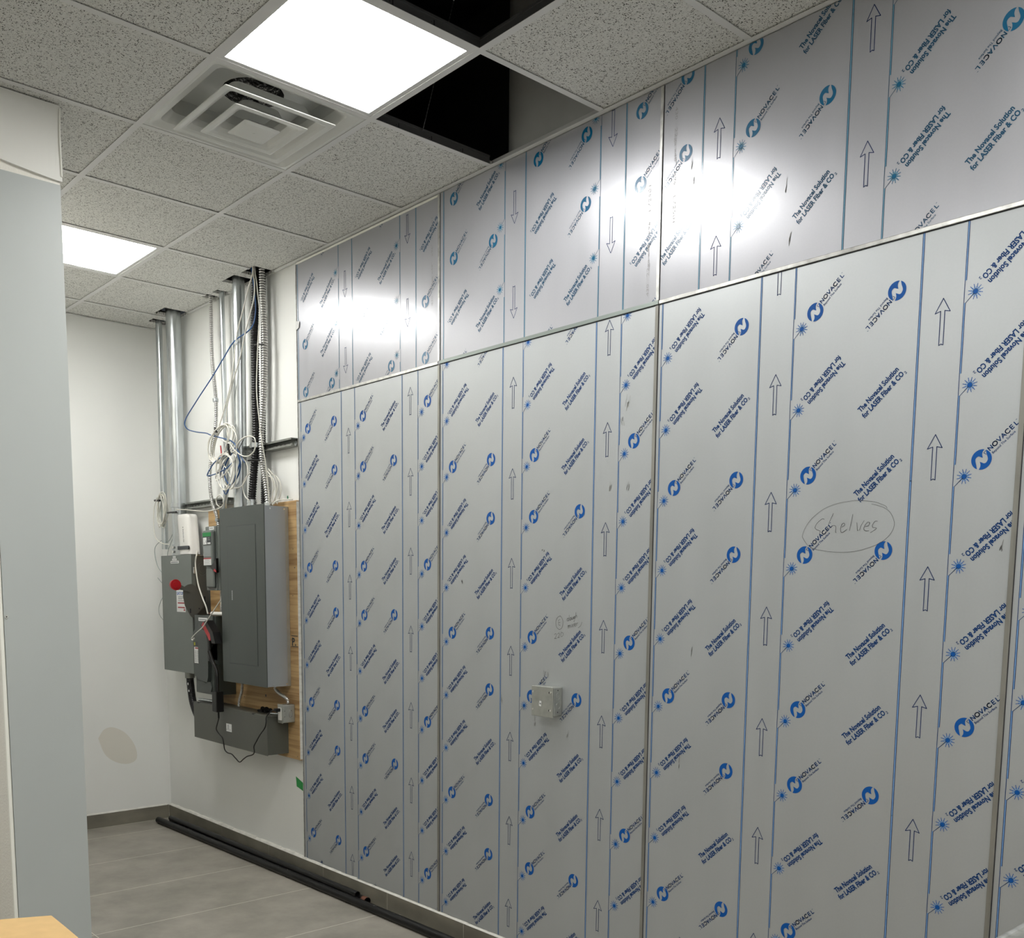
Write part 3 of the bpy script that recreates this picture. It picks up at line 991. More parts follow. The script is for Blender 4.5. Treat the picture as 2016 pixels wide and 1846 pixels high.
pm.build('pencil_writing', ['pencil', 'pencil_light'], panel_objs[2])
DOUGH = [[(1.983, 1.488), (1.966, 1.481), (1.957, 1.462), (1.963, 1.443), (1.978, 1.435), (1.993, 1.444), (1.997, 1.466), (1.989, 1.482), (1.979, 1.488)], [(1.981, 1.473), (1.972, 1.471)], [(1.972, 1.471), (1.974, 1.452)], [(1.974, 1.452), (1.982, 1.451)], [(1.973, 1.461), (1.982, 1.463)],
 [(2.028, 1.480), (2.021, 1.479), (2.019, 1.472), (2.025, 1.469), (2.029, 1.476)], [(2.031, 1.492), (2.028, 1.470)], [(2.036, 1.482), (2.034, 1.476), (2.038, 1.472), (2.042, 1.478), (2.038, 1.483), (2.036, 1.482)], [(2.044, 1.484), (2.045, 1.476), (2.050, 1.477), (2.052, 1.485)], [(2.052, 1.485), (2.053, 1.477)], [(2.060, 1.488), (2.056, 1.486), (2.056, 1.480), (2.060, 1.481), (2.061, 1.488), (2.059, 1.470), (2.055, 1.468)], [(2.066, 1.503), (2.065, 1.481)], [(2.065, 1.488), (2.070, 1.492), (2.072, 1.484)],
 [(2.024, 1.452), (2.025, 1.440)], [(2.025, 1.448), (2.029, 1.452), (2.030, 1.442)], [(2.030, 1.449), (2.034, 1.454), (2.036, 1.444)], [(2.041, 1.455), (2.042, 1.446)], [(2.046, 1.458), (2.055, 1.447)], [(2.056, 1.460), (2.046, 1.446)], [(2.059, 1.454), (2.066, 1.457), (2.063, 1.462), (2.058, 1.456), (2.061, 1.450), (2.067, 1.451)], [(2.070, 1.463), (2.071, 1.452)], [(2.071, 1.460), (2.078, 1.464)], [(2.099, 1.467), (2.092, 1.453), (2.079, 1.444)],
 [(1.950, 1.412), (1.957, 1.418), (1.962, 1.413), (1.956, 1.402), (1.952, 1.398), (1.964, 1.400)], [(1.968, 1.416), (1.975, 1.421), (1.979, 1.416), (1.974, 1.406), (1.970, 1.402), (1.981, 1.404)], [(1.990, 1.425), (1.986, 1.416), (1.990, 1.407), (1.997, 1.411), (1.999, 1.420), (1.990, 1.425)]]
flat(DOUGH, 0.0014, -0.0010).build('pencil_writing', 'pencil_light', panel_objs[1])
random.seed(9)
def smudges(spots, panel, y=-0.0009):
    for (x, z, w, h, a) in spots:
        mb = MB()
        for j in range(5):
            ox, oz = random.uniform(-w, w) * 0.4, random.uniform(-h, h) * 0.4
            l = random.uniform(0.3, 0.9) * h
            flat([[(x + ox, z + oz), (x + ox + l * math.sin(a) * 0.5, z + oz + l * 0.5), (x + ox + l * math.sin(a), z + oz + l)]], 0.0009 + random.random() * 0.0009, y, 0, mb)
        mb.build('smudge', 'smudge', panel)
smudges([(2.305, 2.24, 0.03, 0.05, 0.2), (2.285, 2.185, 0.02, 0.03, -0.2), (2.23, 1.96, 0.015, 0.03, 0.2), (2.315, 1.95, 0.02, 0.02, 0.4), (1.375, 1.62, 0.01, 0.02, 0), (1.88, 1.74, 0.02, 0.008, 0.5), (1.845, 1.05, 0.01, 0.03, 0), (2.03, 1.02, 0.01, 0.02, 0.3), (1.90, 1.25, 0.05, 0.02, 0.1), (1.64, 1.12, 0.01, 0.03, 0.1)], panel_objs[1])
smudges([(3.62, 1.70, 0.012, 0.02, 0.2), (2.62, 1.37, 0.004, 0.03, 0.1), (2.58, 0.98, 0.004, 0.03, 0.1)], panel_objs[2])
smudges([(2.56, 2.97, 0.012, 0.03, 0.2), (2.57, 2.92, 0.01, 0.02, 0.1), (2.92, 2.80, 0.004, 0.03, 0.2), (2.94, 2.64, 0.004, 0.03, 0.2)], panel_objs[6])

# ------------------------------------------------------------------ joint strips
def vstrip(x0, x1, z0, z1, m, lab):
    o = MB().box(x0, x1, -0.0045, 0.0005, z0, z1, 0, 0.0012, 2).build('joint_strip', m)
    tag(o, lab, 'metal strip', 'vertical metal joint strips')
    MB().box(x1, x1 + 0.0018, -0.0012, 0.0005, z0, z1).build('shadow_gap', 'gap', o)
def hstrip(x0, x1, z, m, lab, h=0.0125):
    o = MB().box(x0, x1, -0.0055, 0.0005, z, z + h, 0, 0.0014, 2).build('joint_strip', m)
    tag(o, lab, 'metal strip', 'level metal joint strips')
    MB().box(x0, x1, -0.0012, 0.0005, z - 0.0022, z).build('shadow_gap', 'gap', o)
for k in (1, 2, 3):
    nm = {1: 'between the leftmost and second', 2: 'between the second and third', 3: 'at the right edge beside the third'}[k]
    vstrip(k * PW - 0.0145, k * PW - 0.0012, ZB + 0.008, ZS - 0.0025, 'strip_old', 'dull vertical metal strip %s tall lower steel sheets' % nm)
    if k < 4:
        vstrip(k * PW - 0.0135, k * PW - 0.0012, ZS + 0.014, H - 0.004, 'strip', 'bright vertical metal strip %s short upper steel sheets' % nm)
hstrip(0.006, PW - 0.015, ZS, 'strip', 'scuffed level metal strip under the leftmost upper steel sheet')
hstrip(PW + 0.001, 2 * PW - 0.002, ZS, 'strip_dark', 'dull green level metal strip under the second upper steel sheet', 0.0145)
hstrip(2 * PW + 0.001, 3 * PW - 0.002, ZS, 'strip', 'shiny level metal strip under the third upper steel sheet')
hstrip(3 * PW + 0.001, 4 * PW - 0.002, ZS, 'strip', 'level metal strip under the upper steel sheet in the top right corner')
e = MB().box(-0.004, 0.0015, -0.003, 0.008, ZB + 0.008, H - 0.012, 0, 0.0008, 1).box(0.0015, 0.0030, -0.0010, 0.001, ZB + 0.008, H - 0.003, 1)
tag(e.build('edge_strip', ['strip', 'gap']), 'thin full height metal edge strip between white wall and steel sheets', 'metal strip')
t = MB().box(0.006, PW - 0.016, -0.0035, 0.0005, H - 0.014, H - 0.0045, 0, 0.001, 1)
tag(t.build('top_strip', 'bead'), 'short pale strip along the top of the leftmost upper steel sheet', 'metal strip')

# ------------------------------------------------------------------ junction box on the second sheet
jt = thing('junction_box', 'square steel junction box with blank cover mounted on the steel sheet', 'electrical box', (1.94, 0, 1.15))
jb = MB()
jb.box(1.886, 2.0, -0.0490, 0.0, 1.096, 1.211, 0, 0.004, 2)
for z in (1.175, 1.137):
    q = [(-0.024 + math.cos(2 * PI * j / 24) * 0.0105, z + math.sin(2 * PI * j / 24) * 0.0125) for j in range(25)]
    jb.tube([(2.0004, a, b) for a, b in q], 0.0008, 6, 0)
jb.build('box_body', 'galv_flat', jt)
cv = MB().box(1.879, 2.000, -0.0535, -0.0500, 1.091, 1.211, 0, 0.0017, 2).build('cover', 'galv_flat', jt)
for (x, z) in ((1.889, 1.187), (1.988, 1.189), (1.890, 1.118), (1.988, 1.119)):
    MB().disc((x, -0.0535, z), 'y', 0.0042, -0.0025, 0, 14).build('screw', 'screw', cv)
    if x > 1.95:
        MB().disc((x - 0.007, -0.0536, z), 'y', 0.0042, -0.0003, 0, 14).build('slot', 'gap', cv)
MB().add([(1.926, -0.0538, 1.154), (1.937, -0.0538, 1.151), (1.934, -0.0538, 1.131), (1.923, -0.0538, 1.134)], [(0, 1, 2, 3)]).add([(1.928, -0.0540, 1.146), (1.934, -0.0540, 1.1445), (1.933, -0.0540, 1.139), (1.927, -0.0540, 1.1405)], [(0, 1, 2, 3)], 1).build('sticker', ['label', 'label_text'], cv)
for z in (1.198, 1.112):
    MB().disc((2.0002, -0.026, z), 'x', 0.0025, 0.0004, 0, 10).build('hole', 'gap', jt)

# ------------------------------------------------------------------ plywood and electrical gear
YPW = -0.018
ply = MB().box(-1.067, 0.0005 - 0.006, YPW, 0.0088, 0.650, 2.056, 0, 0.0008, 1).build('plywood_board', 'wood')
tag(ply, 'tall plywood board on the white wall behind the grey electrical boxes', 'board')
MB().box(-0.0052, -0.0042, -0.016, 0.008, 0.655, 2.05).build('board_edge', 'caulk', ply)
for x, z, r in ((-0.38, 0.977, 0.008), (-0.645, 0.948, 0.004), (-0.031, 0.668, 0.003), (-0.045, 1.80, 0.003), (-0.03, 1.70, 0.004), (-0.055, 1.55, 0.003)):
    kn = MB()
    kn.disc((x, YPW - 0.0003, z), 'y', r, -0.0002, 0, 12)
    kn.build('knot', 'label_dark', ply)
stp = MB()
TP = text_mesh('P.', 0.045, 0.040, 0.03)
put(stp, TP, (-1, 0.2, 0, 3), YPW - 0.0006, 0, -0.072, 1.280)
for z in (1.330, 1.272):
    stp.box(-0.078, -0.008, YPW - 0.0006, YPW - 0.0004, z, z + 0.004)
stp.build('stamp', 'label_dark', ply)

# large load centre
XR, YF = -0.088, -0.1635
lc = thing('breaker_panel', 'largest grey breaker panel with closed flush door on the plywood', 'electrical panel', (-0.35, YPW, 1.54))
MB().box(-0.606, XR - 0.004, YF + 0.004, YPW, 1.058, 2.024, 0, 0.002, 1).build('enclosure', 'box_side', lc)
fr = MB().box(-0.612, XR, YF - 0.0012, YF + 0.004, 1.053, 2.034, 0, 0.0012, 1).build('front_cover', 'box', lc)
MB().box(XR - 0.0036, XR - 0.0006, YF + 0.0035, YPW - 0.02, 1.056, 2.026).build('side_cover', 'box_side', lc)
MB().box(XR - 0.0036, XR - 0.0008, YPW - 0.0198, YPW - 0.001, 1.056, 2.026).build('side_trim', 'galv_flat', lc)
dr = MB().box(-0.5195, -0.1855, YF - 0.0028, YF - 0.0013, 1.166, 1.930, 0, 0.0006, 1).build('door', 'box', lc)
gp = MB()
for a in ((-0.5235, -0.5195, 1.163, 1.933), (-0.1855, -0.1815, 1.163, 1.933)):
    gp.box(a[0], a[1], YF - 0.0016, YF - 0.0012, a[2], a[3])
for z in (1.930, 1.164):
    gp.box(-0.5235, -0.1815, YF - 0.0016, YF - 0.0012, z - (0.003 if z < 1.5 else 0), z + (0.003 if z > 1.5 else 0))
gp.build('door_gap', 'label_dark', lc)
lb = MB().box(-0.476, -0.466, YF - 0.0034, YF - 0.0028, 1.520, 1.576)
for j in range(9):
    lb.box(-0.474, -0.468, YF - 0.0038, YF - 0.0034, 1.523 + j * 0.006, 1.526 + j * 0.006, 1)
lb.build('latch_label', ['label_text', 'label'], dr)
for z, ys in ((1.068, (-0.128, -0.045)), (2.012, (-0.128, -0.045))):
    for y in ys:
        MB().disc((XR - 0.0006, y, z), 'x', 0.0045, 0.0022, 0, 12).build('screw', 'screw', lc)

# lower wireway
wg = thing('wireway_box', 'long low grey wiring trough at the bottom of the plywood', 'electrical box', (-0.59, YPW, 0.77))
wx0, wx1, wy, wz0, wz1 = -1.056, -0.124, -0.151, 0.672, 0.889
MB().box(wx0, wx1 - 0.003, wy + 0.003, YPW if False else YPW, wz0 + 0.003, wz1, 0, 0.0015, 1).build('trough', 'box_olive', wg)
cvo = MB()
cvo.box(wx0 - 0.001, wx1 + 0.002, wy, wy + 0.0028, wz0, wz1 + 0.004, 0, 0.001, 1)
cvo.box(wx0, wx1 + 0.002, wy + 0.0028, wy + 0.022, wz1 + 0.001, wz1 + 0.0035)
cvo.build('front_cover', 'box_olive', wg)
for x in (-0.985, -0.28):
    MB().disc((x, wy + 0.004, wz1 + 0.0005), 'z', 0.011, 0.0046, 0, 16).build('knockout', 'gap', wg)
sx = MB().box(-0.617, -0.549, wy - 0.0006, wy - 0.0001, 0.757, 0.803)
for z, a, b in ((0.792, -0.60, -0.585), (0.784, -0.603, -0.582), (0.775, -0.604, -0.582), (0.766, -0.612, -0.602), (0.766, -0.595, -0.585), (0.766, -0.575, -0.565)):
    sx.box(a, b, wy - 0.0009, wy - 0.0006, z, z + 0.004, 1)
sx.build('sticker', ['label', 'label_text'], wg)

# duplex outlet box on the right
ob = thing('outlet_box', 'small grey metal outlet box with white receptacle right of the wiring trough', 'electrical outlet', (-0.055, YPW, 0.905))
MB().box(-0.1045, -0.051, -0.0915, YPW, 0.857, 0.957, 0, 0.006, 3).build('box_body', 'galv_flat', ob)
fc = MB().box(-0.106, -0.050, -0.0950, -0.0917, 0.855, 0.960, 0, 0.0015, 2).build('cover_plate', 'galv_flat', ob)
MB().box(-0.095, -0.061, -0.0985, -0.0952, 0.872, 0.942, 0, 0.0015, 2).build('receptacle', 'white_pl', fc)
for z in (0.892, 0.923):
    for y in (-0.082, -0.040):
        MB().disc((-0.0508, y, z), 'x', 0.0022, 0.0006, 0, 10).build('hole', 'gap', ob)
q = [(-0.0505, -0.046 + math.cos(2 * PI * j / 20) * 0.010, 0.907 + math.sin(2 * PI * j / 20) * 0.022) for j in range(21)]
MB().tube(q, 0.0008, 6, 0, caps=False).build('knockout', 'galv', ob)

# large safety switch on the left
ds = thing('safety_switch', 'wide grey safety switch with red knob beneath the white modem', 'electrical switch', (-1.33, 0, 1.42))
MB().box(-1.552, -1.114, -0.112, 0.0088, 1.060, 1.788, 0, 0.002, 1).build('enclosure', 'box_plate', ds)
dd = MB().box(-1.560, -1.108, -0.1195, -0.1122, 1.057, 1.793, 0, 0.0015, 1).box(-1.113, -1.108, -0.112, -0.092, 1.057, 1.793, 1).build('door', ['box_mid', 'box_mid'], ds)
la = MB().box(-1.335, -1.205, -0.1203, -0.1197, 1.438, 1.574)
for z, w in ((1.532, 0.08), (1.524, 0.10), (1.517, 0.06), (1.506, 0.09)):
    la.box(-1.310, -1.310 + w, -0.1206, -0.1203, z, z + 0.003, 1)
la.box(-1.318, -1.215, -0.1206, -0.1203, 1.490, 1.498, 2).box(-1.318, -1.215, -0.1206, -0.1203, 1.462, 1.470, 2)
la.add([(-1.235, -0.1206, 1.445), (-1.208, -0.1206, 1.445), (-1.222, -0.1206, 1.466)], [(0, 1, 2)], 2)
put(la, text_mesh('EATON', 0.105, 0.018, 0.03), (-1.33, -1.2, 1, 2), -0.1206, 3, -1.327, 1.545)
la.build('warning_label', ['label', 'label_text', 'label_red', 'label_blue'], dd)
for x0, x1, z0, z1 in ((-1.372, -1.332, 1.775, 1.787), (-1.385, -1.318, 1.760, 1.772), (-1.410, -1.288, 1.742, 1.757)):
    l = MB().box(x0, x1, -0.1203, -0.1197, z0, z1).box(x0 + 0.008, x1 - 0.008, -0.1206, -0.1203, z0 + 0.004, z1 - 0.005, 1)
    l.build('name_label', ['label', 'label_text'], dd)
MB().box(-1.1085, -1.1005, -0.108, -0.094, 1.676, 1.716, 0, 0.003, 2).build('latch', 'strip', ds)
kr = MB()
for r_, y_, z_ in ((0.034, -0.045, 1.705), (0.022, -0.045, 1.705)):
    kr.tube([(-1.1136, y_ + math.cos(2 * PI * j / 28) * r_ * 0.9, z_ + math.sin(2 * PI * j / 28) * r_ * 1.15) for j in range(29)], 0.0009, 6, 0, caps=False)
kr.build('knockout', 'box_mid', ds)
# side handle
hd = MB()
plate = smooth2([(-0.186, 1.534), (-0.180, 1.590), (-0.136, 1.612), (-0.100, 1.590), (-0.048, 1.496), (-0.085, 1.445), (-0.112, 1.412), (-0.132, 1.408), (-0.150, 1.430), (-0.176, 1.480)], 4)
hd.prism(plate, 'x', -1.088, -1.083)
ho = hd.build('handle_plate', 'box_plate', ds)
MB().prism(smooth2([(-0.12, 1.60), (-0.029, 1.553), (-0.016, 1.522), (-0.035, 1.498), (-0.10, 1.46), (-0.15, 1.50), (-0.12, 1.60)], 3), 'x', -1.104, -1.097).build('back_plate', 'box_plate', ds)
MB().prism([(-0.145, 1.562), (-0.160, 1.585), (-0.225, 1.619), (-0.236, 1.595), (-0.200, 1.577)], 'x', -1.084, -1.079).build('lever_arm', 'box_plate', ds)
kb = MB().disc((-1.100, -0.234, 1.606), 'x', 0.030, 0.020, 0, 32).disc((-1.080, -0.234, 1.606), 'x', 0.033, 0.006, 0, 32).disc((-1.074, -0.234, 1.606), 'x', 0.019, 0.003, 0, 32)
kb.build('knob', 'red', ds)
MB().prism([(-0.147, 1.462), (-0.139, 1.462), (-0.139, 1.435), (-0.147, 1.435)], 'x', -1.0830, -1.0824).build('slot', 'gap', ho)
MB().disc((-1.083, -0.086, 1.462), 'x', 0.0045, 0.0006, 0, 12).build('hole', 'gap', ho)
MB().prism([(-0.049, 1.537), (-0.037, 1.537), (-0.037, 1.502), (-0.049, 1.502)], 'x', -1.0968, -1.0962).build('slot', 'gap', ds)
MB().box(-1.160, -1.150, -0.02, 0.0, 1.79, 1.80).box(-1.113, -1.1085, -0.113, -0.02, 1.788, 1.7895).build('top_lip', 'screw', ds)

# small breaker enclosure with green label
sb = thing('breaker_enclosure', 'small grey breaker enclosure with green label above the lower switch', 'electrical box', (-0.80, YPW, 1.76))
MB().box(-0.886, -0.715, -0.118, YPW, 1.575, 1.950, 0, 0.003, 2).build('enclosure', 'box_mid', sb)
fs_ = MB().box(-0.887, -0.748, -0.1235, -0.1182, 1.574, 1.948, 0, 0.0015, 1).build('front_cover', 'box_mid', sb)
MB().box(-0.872, -0.752, -0.150, -0.1236, 1.715, 1.925, 0, 0.010, 3).box(-0.858, -0.756, -0.142, -0.1236, 1.590, 1.706, 0, 0.010, 3).build('raised_cover', 'box_mid', fs_)
g = MB().box(-0.868, -0.758, -0.1512, -0.1503, 1.889, 1.911, 0).box(-0.868, -0.758, -0.1512, -0.1503, 1.840, 1.889, 1)
g.box(-0.862, -0.815, -0.1516, -0.1512, 1.843, 1.883, 2).box(-0.857, -0.835, -0.152, -0.1516, 1.85, 1.852, 3).box(-0.826, -0.82, -0.152, -0.1516, 1.852, 1.866, 3)
g.box(-0.805, -0.765, -0.1516, -0.1512, 1.844, 1.853, 2).box(-0.80, -0.77, -0.1516, -0.1512, 1.868, 1.871, 4).box(-0.80, -0.775, -0.1516, -0.1512, 1.878, 1.881, 4)
g.build('product_label', ['label_green', 'label_dark', 'label', 'label_text', 'box_lt'], fs_)
MB().box(-0.862, -0.764, -0.1512, -0.1503, 1.772, 1.833, 0, 0.0004, 1).build('window', 'window', fs_)
g = MB().box(-0.862, -0.762, -0.1512, -0.1503, 1.722, 1.764, 0).box(-0.862, -0.762, -0.1516, -0.1512, 1.757, 1.764, 1)
for j in range(4):
    g.box(-0.852, -0.775 - 0.01 * (j % 2), -0.1516, -0.1512, 1.728 + j * 0.007, 1.7295 + j * 0.007, 2)
g.build('warning_label', ['label', 'label_red', 'label_text'], fs_)
MB().box(-0.835, -0.772, -0.1246, -0.1236, 1.928, 1.946, 0).box(-0.826, -0.781, -0.1249, -0.1246, 1.935, 1.939, 1).build('name_label', ['label', 'label_text'], fs_)
MB().prism([(-0.775, 1.705), (-0.700, 1.760), (-0.700, 1.678), (-0.735, 1.688)], 'y', -0.150, -0.135).build('handle', 'black', sb)
MB().prism([(-0.735, 1.688), (-0.700, 1.678), (-0.700, 1.690), (-0.725, 1.700)], 'y', -0.1512, -0.140).build('handle_tip', 'red', sb)

# lower safety switch
lw = thing('disconnect_switch', 'tall narrow grey switch with red and black handle below the green label box', 'electrical switch', (-0.87, YPW, 1.19))
MB().box(-1.010, -0.748, -0.140, YPW, 0.955, 1.424, 0, 0.003, 2).build('enclosure', 'box', lw)
fo = MB().box(-1.014, -0.765, -0.1500, -0.1402, 0.955, 1.426, 0, 0.003, 2).build('front_cover', 'box', lw)
emb = MB()
pr = smooth2([(-1.006, 1.325), (-0.950, 1.362), (-0.900, 1.365), (-0.865, 1.335), (-0.855, 1.18), (-0.845, 1.06), (-0.870, 1.035), (-0.945, 1.045), (-1.006, 1.055)], 3)
emb.prism(pr, 'y', -0.162, -0.1502)
emb.prism(smooth2([(-0.925, 1.345), (-0.870, 1.345), (-0.800, 1.30), (-0.800, 1.06), (-0.850, 1.030), (-0.925, 1.045)], 3), 'y', -0.172, -0.1502)
emb.build('raised_cover', 'box', fo)
MB().prism(smooth2([(-0.995, 1.030), (-0.905, 1.028), (-0.86, 1.02), (-0.800, 1.030), (-0.800, 0.970), (-0.995, 0.965)], 2), 'y', -0.157, -0.1502).build('lower_plate', 'box', fo)
g = MB().box(-1.004, -0.926, -0.1632, -0.1622, 1.236, 1.266, 0).box(-1.001, -0.982, -0.1636, -0.1632, 1.242, 1.261, 1).box(-0.975, -0.931, -0.1636, -0.1632, 1.24, 1.262, 0)
g.build('maker_label', ['label_dark', 'label_yellow'], fo)
g = MB().box(-1.001, -0.927, -0.1632, -0.1622, 1.135, 1.233, 0).box(-0.985, -0.935, -0.1636, -0.1632, 1.222, 1.230, 1)
for j in range(9):
    g.box(-0.996, -0.970, -0.1636, -0.1632, 1.143 + j * 0.008, 1.1455 + j * 0.008, 2).box(-0.962, -0.934, -0.1636, -0.1632, 1.143 + j * 0.008, 1.1455 + j * 0.008, 2)
g.build('warning_label', ['label', 'label_red', 'label_text'], fo)
MB().box(-0.955, -0.835, -0.1512, -0.1502, 1.391, 1.411, 0).box(-0.945, -0.845, -0.1516, -0.1512, 1.398, 1.402, 1).build('name_label', ['label', 'label_text'], fo)
MB().tube([(-0.815 + math.cos(2 * PI * j / 20) * 0.006, -0.152, 0.999 + math.sin(2 * PI * j / 20) * 0.010) for j in range(21)], 0.0018, 6, 0, caps=False).build('padlock_ring', 'screw', fo)
MB().prism([(-0.800, 1.371), (-0.772, 1.392), (-0.690, 1.322), (-0.680, 1.290), (-0.700, 1.283), (-0.735, 1.317)], 'y', -0.205, -0.185).build('handle_grip', 'red', lw)
MB().prism([(-0.771, 1.3925), (-0.735, 1.400), (-0.650, 1.335), (-0.620, 1.27), (-0.668, 1.270), (-0.689, 1.3225)], 'y', -0.206, -0.160).build('handle', 'black', lw)
MB().disc((-0.745, -0.115, 1.205), 'x', 0.070, 0.012, 0, 32).build('handle_hub', 'box', lw)
MB().box(-0.763, -0.733, -0.190, -0.135, 1.16, 1.30, 0, 0.006, 2).build('handle_arm', 'black', lw)

# white modem on the safety switch
mo = thing('modem', 'white upright modem standing on the wide safety switch', 'modem', (-1.245, -0.065, 1.79))
mm = MB()
ring_b = smooth2([(-1.310, -0.100), (-1.220, -0.106), (-1.172, -0.098), (-1.160, -0.070), (-1.170, -0.030), (-1.310, -0.025), (-1.310, -0.100)], 5)[:-1]
k = len(ring_b)
def ringat(z, sc, dx):
    cx, cy = -1.245, -0.065
    return [(cx + (x - cx) * sc + dx, cy + (y - cy) * sc, z) for x, y in ring_b]
lv = [ringat(1.797, 1.0, 0.0), ringat(1.90, 1.0, -0.010), ringat(2.02, 0.99, -0.024), ringat(2.036, 0.97, -0.026), ringat(2.044, 0.88, -0.027)]
vs = [v for q in lv for v in q]
fs = []
for a in range(len(lv) - 1):
    for j in range(k):
        fs.append((a * k + j, a * k + (j + 1) % k, (a + 1) * k + (j + 1) % k, (a + 1) * k + j))
mm.add(vs, fs, 0, True)
mm.add(lv[0], [tuple(range(k))]).add(lv[-1], [tuple(range(k))])
mm.build('casing', 'white_pl', mo)
MB().prism([(-1.326, 1.826)] + [(-1.176 + math.cos(d2(a)) * 0.012, 1.837 + math.sin(d2(a)) * 0.011) for a in range(-90, 91, 15)] + [(-1.326, 1.848)], 'y', -0.1085, -0.1000).build('dark_window', 'label_dark', mo)
g = MB()
for j, (z, w) in enumerate(((1.96, 0.006), (1.945, 0.008), (1.935, 0.006), (1.925, 0.008), (1.915, 0.005), (1.905, 0.008), (1.895, 0.006), (1.882, 0.008), (1.872, 0.006))):
    g.box(-1.245 + 0.0008 * j, -1.245 + w + 0.0008 * j, -0.1078, -0.1040, z, z + 0.005)
g.build('side_print', 'label_text', mo)
MB().box(-1.31, -1.17, -0.095, -0.03, 1.7895, 1.7975).build('foot', 'black', mo)

# ------------------------------------------------------------------ conduits
def pipe(name, pts, r, m, lab, cat='pipe', seg=24, group='galvanised risers on the white wall'):
    mb = MB()
    mb.tube([Vector(p) for p in pts], r, seg)
    o = mb.build(name, m)
    return tag(o, lab, cat, group)
def coupling(parent, x, y, z0, z1, r, m='galv'):
    MB().tube([(x, y, z0), (x, y, z0 + 0.002), (x, y, z1 - 0.002), (x, y, z1)], r, 24).build('coupling', m, parent)
ZT = ZTOP - 0.02
pa = pipe('conduit', [(-1.630, -0.055, ZT), (-1.640, -0.055, 2.0), (-1.642, -0.055, 1.84)], 0.0205, 'galv', 'narrow galvanised conduit in the far corner, leftmost riser')
pb = pipe('conduit', [(-1.370, -0.075, ZT), (-1.395, -0.060, 1.86), (-1.395, -0.060, 1.79)], 0.0455, 'galv', 'widest galvanised conduit rising from the wide safety switch')
coupling(pb, -1.388, -0.0615, 1.792, 1.862, 0.052)
for z in (1.842, 1.815):
    MB().disc((-1.370, -0.115, z), 'y', 0.008, -0.006, 0, 14).build('set_screw', 'screw', pb)
pd = pipe('conduit', [(-0.770, -0.045, ZT), (-0.756, -0.045, 2.72), (-0.741, -0.045, 2.25), (-0.755, -0.045, 2.17), (-0.790, -0.045, 2.08), (-0.795, -0.045, 1.95)], 0.0145, 'galv', 'thinnest galvanised conduit right of the flexible cable')
pe = pipe('conduit', [(-0.505, -0.065, ZT), (-0.520, -0.065, 2.9), (-0.535, -0.065, 2.3), (-0.545, -0.065, 2.03)], 0.034, 'galv', 'middle galvanised conduit rising from the largest breaker panel')
coupling(pe, -0.544, -0.065, 2.032, 2.075, 0.038)

def flex(name, pts, r, amp, pitch, m, lab, cat, end=None):
    mb = MB()
    corrugated(mb, pts, r, amp, pitch)
    o = tag(mb.build(name, [m, 'gap']), lab, cat)
    return o
fc_ = flex('flexible_conduit', [(-0.893, -0.05, 3.45), (-0.895, -0.05, 3.2), (-0.885, -0.055, 2.95), (-0.855, -0.06, 2.81), (-0.836, -0.06, 2.65), (-0.860, -0.06, 2.50), (-0.925, -0.06, 2.34), (-0.945, -0.06, 2.22), (-0.920, -0.06, 2.10), (-0.865, -0.06, 2.02), (-0.845, -0.06, 1.955)], 0.0105, 0.0018, 0.0105, 'flex', 'thin spiral armoured cable curving down to the green label box', 'cable')
MB().tube([(-0.8470, -0.06, 2.000), (-0.853, -0.06, 1.985)], 0.017, 14).build('connector', 'galv', fc_)
MB().tube([(-0.842, -0.06, 2.690), (-0.840, -0.06, 2.672)], 0.017, 14).build('connector', 'galv', fc_)
ff = flex('flexible_conduit', [(-0.325, -0.055, 3.45), (-0.335, -0.055, 3.2), (-0.345, -0.06, 2.98), (-0.350, -0.06, 2.66), (-0.356, -0.06, 2.40), (-0.385, -0.065, 2.20), (-0.402, -0.07, 2.075)], 0.0205, 0.0022, 0.013, 'black', 'black corrugated conduit down to the largest breaker panel', 'cable')
mbx = MB().tube([(-0.402, -0.07, 2.032), (-0.402, -0.07, 2.080)], 0.026, 18)
mbx.tube([(-0.402, -0.07, 2.045), (-0.402, -0.07, 2.052)], 0.029, 18).tube([(-0.402, -0.07, 2.062), (-0.402, -0.07, 2.068)], 0.029, 18)
mbx.build('connector', 'galv', ff)
fg = flex('flexible_conduit', [(-0.272, -0.05, 3.45), (-0.270, -0.05, 3.2), (-0.256, -0.05, 2.93), (-0.264, -0.055, 2.65), (-0.290, -0.06, 2.43), (-0.290, -0.06, 2.28), (-0.252, -0.06, 2.15), (-0.232, -0.06, 2.04)], 0.0145, 0.0024, 0.0135, 'flex', 'thick silver armoured conduit beside the black corrugated conduit', 'cable')
MB().tube([(-0.230, -0.06, 2.030), (-0.230, -0.06, 2.055)], 0.023, 16).build('connector', 'galv', fg)
# a second flexible run behind them
flex('flexible_conduit', [(-0.300, -0.025, 3.45), (-0.305, -0.028, 3.1), (-0.312, -0.03, 2.8), (-0.325, -0.03, 2.5), (-0.335, -0.03, 2.25), (-0.345, -0.03, 2.035)], 0.0125, 0.0018, 0.011, 'black', 'slim black corrugated conduit tucked behind the silver armoured one', 'cable')
fb = flex('flexible_conduit', [(-1.262, -0.08, 1.060), (-1.258, -0.08, 1.00), (-1.245, -0.08, 0.93), (-1.220, -0.08, 0.86), (-1.160, -0.08, 0.79), (-1.060, -0.085, 0.765)], 0.0235, 0.0006, 0.011, 'black', 'short black conduit curving from the wide switch to the wiring trough', 'cable')
MB().tube([(-1.262, -0.08, 1.058), (-1.261, -0.08, 1.020)], 0.030, 18).build('connector', 'strut', fb)
for x, z in ((-1.236, 0.985), (-1.226, 0.942)):
    MB().disc((x, -0.1045, z), 'y', 0.008, -0.001, 0, 12).build('sticker', 'label', fb)
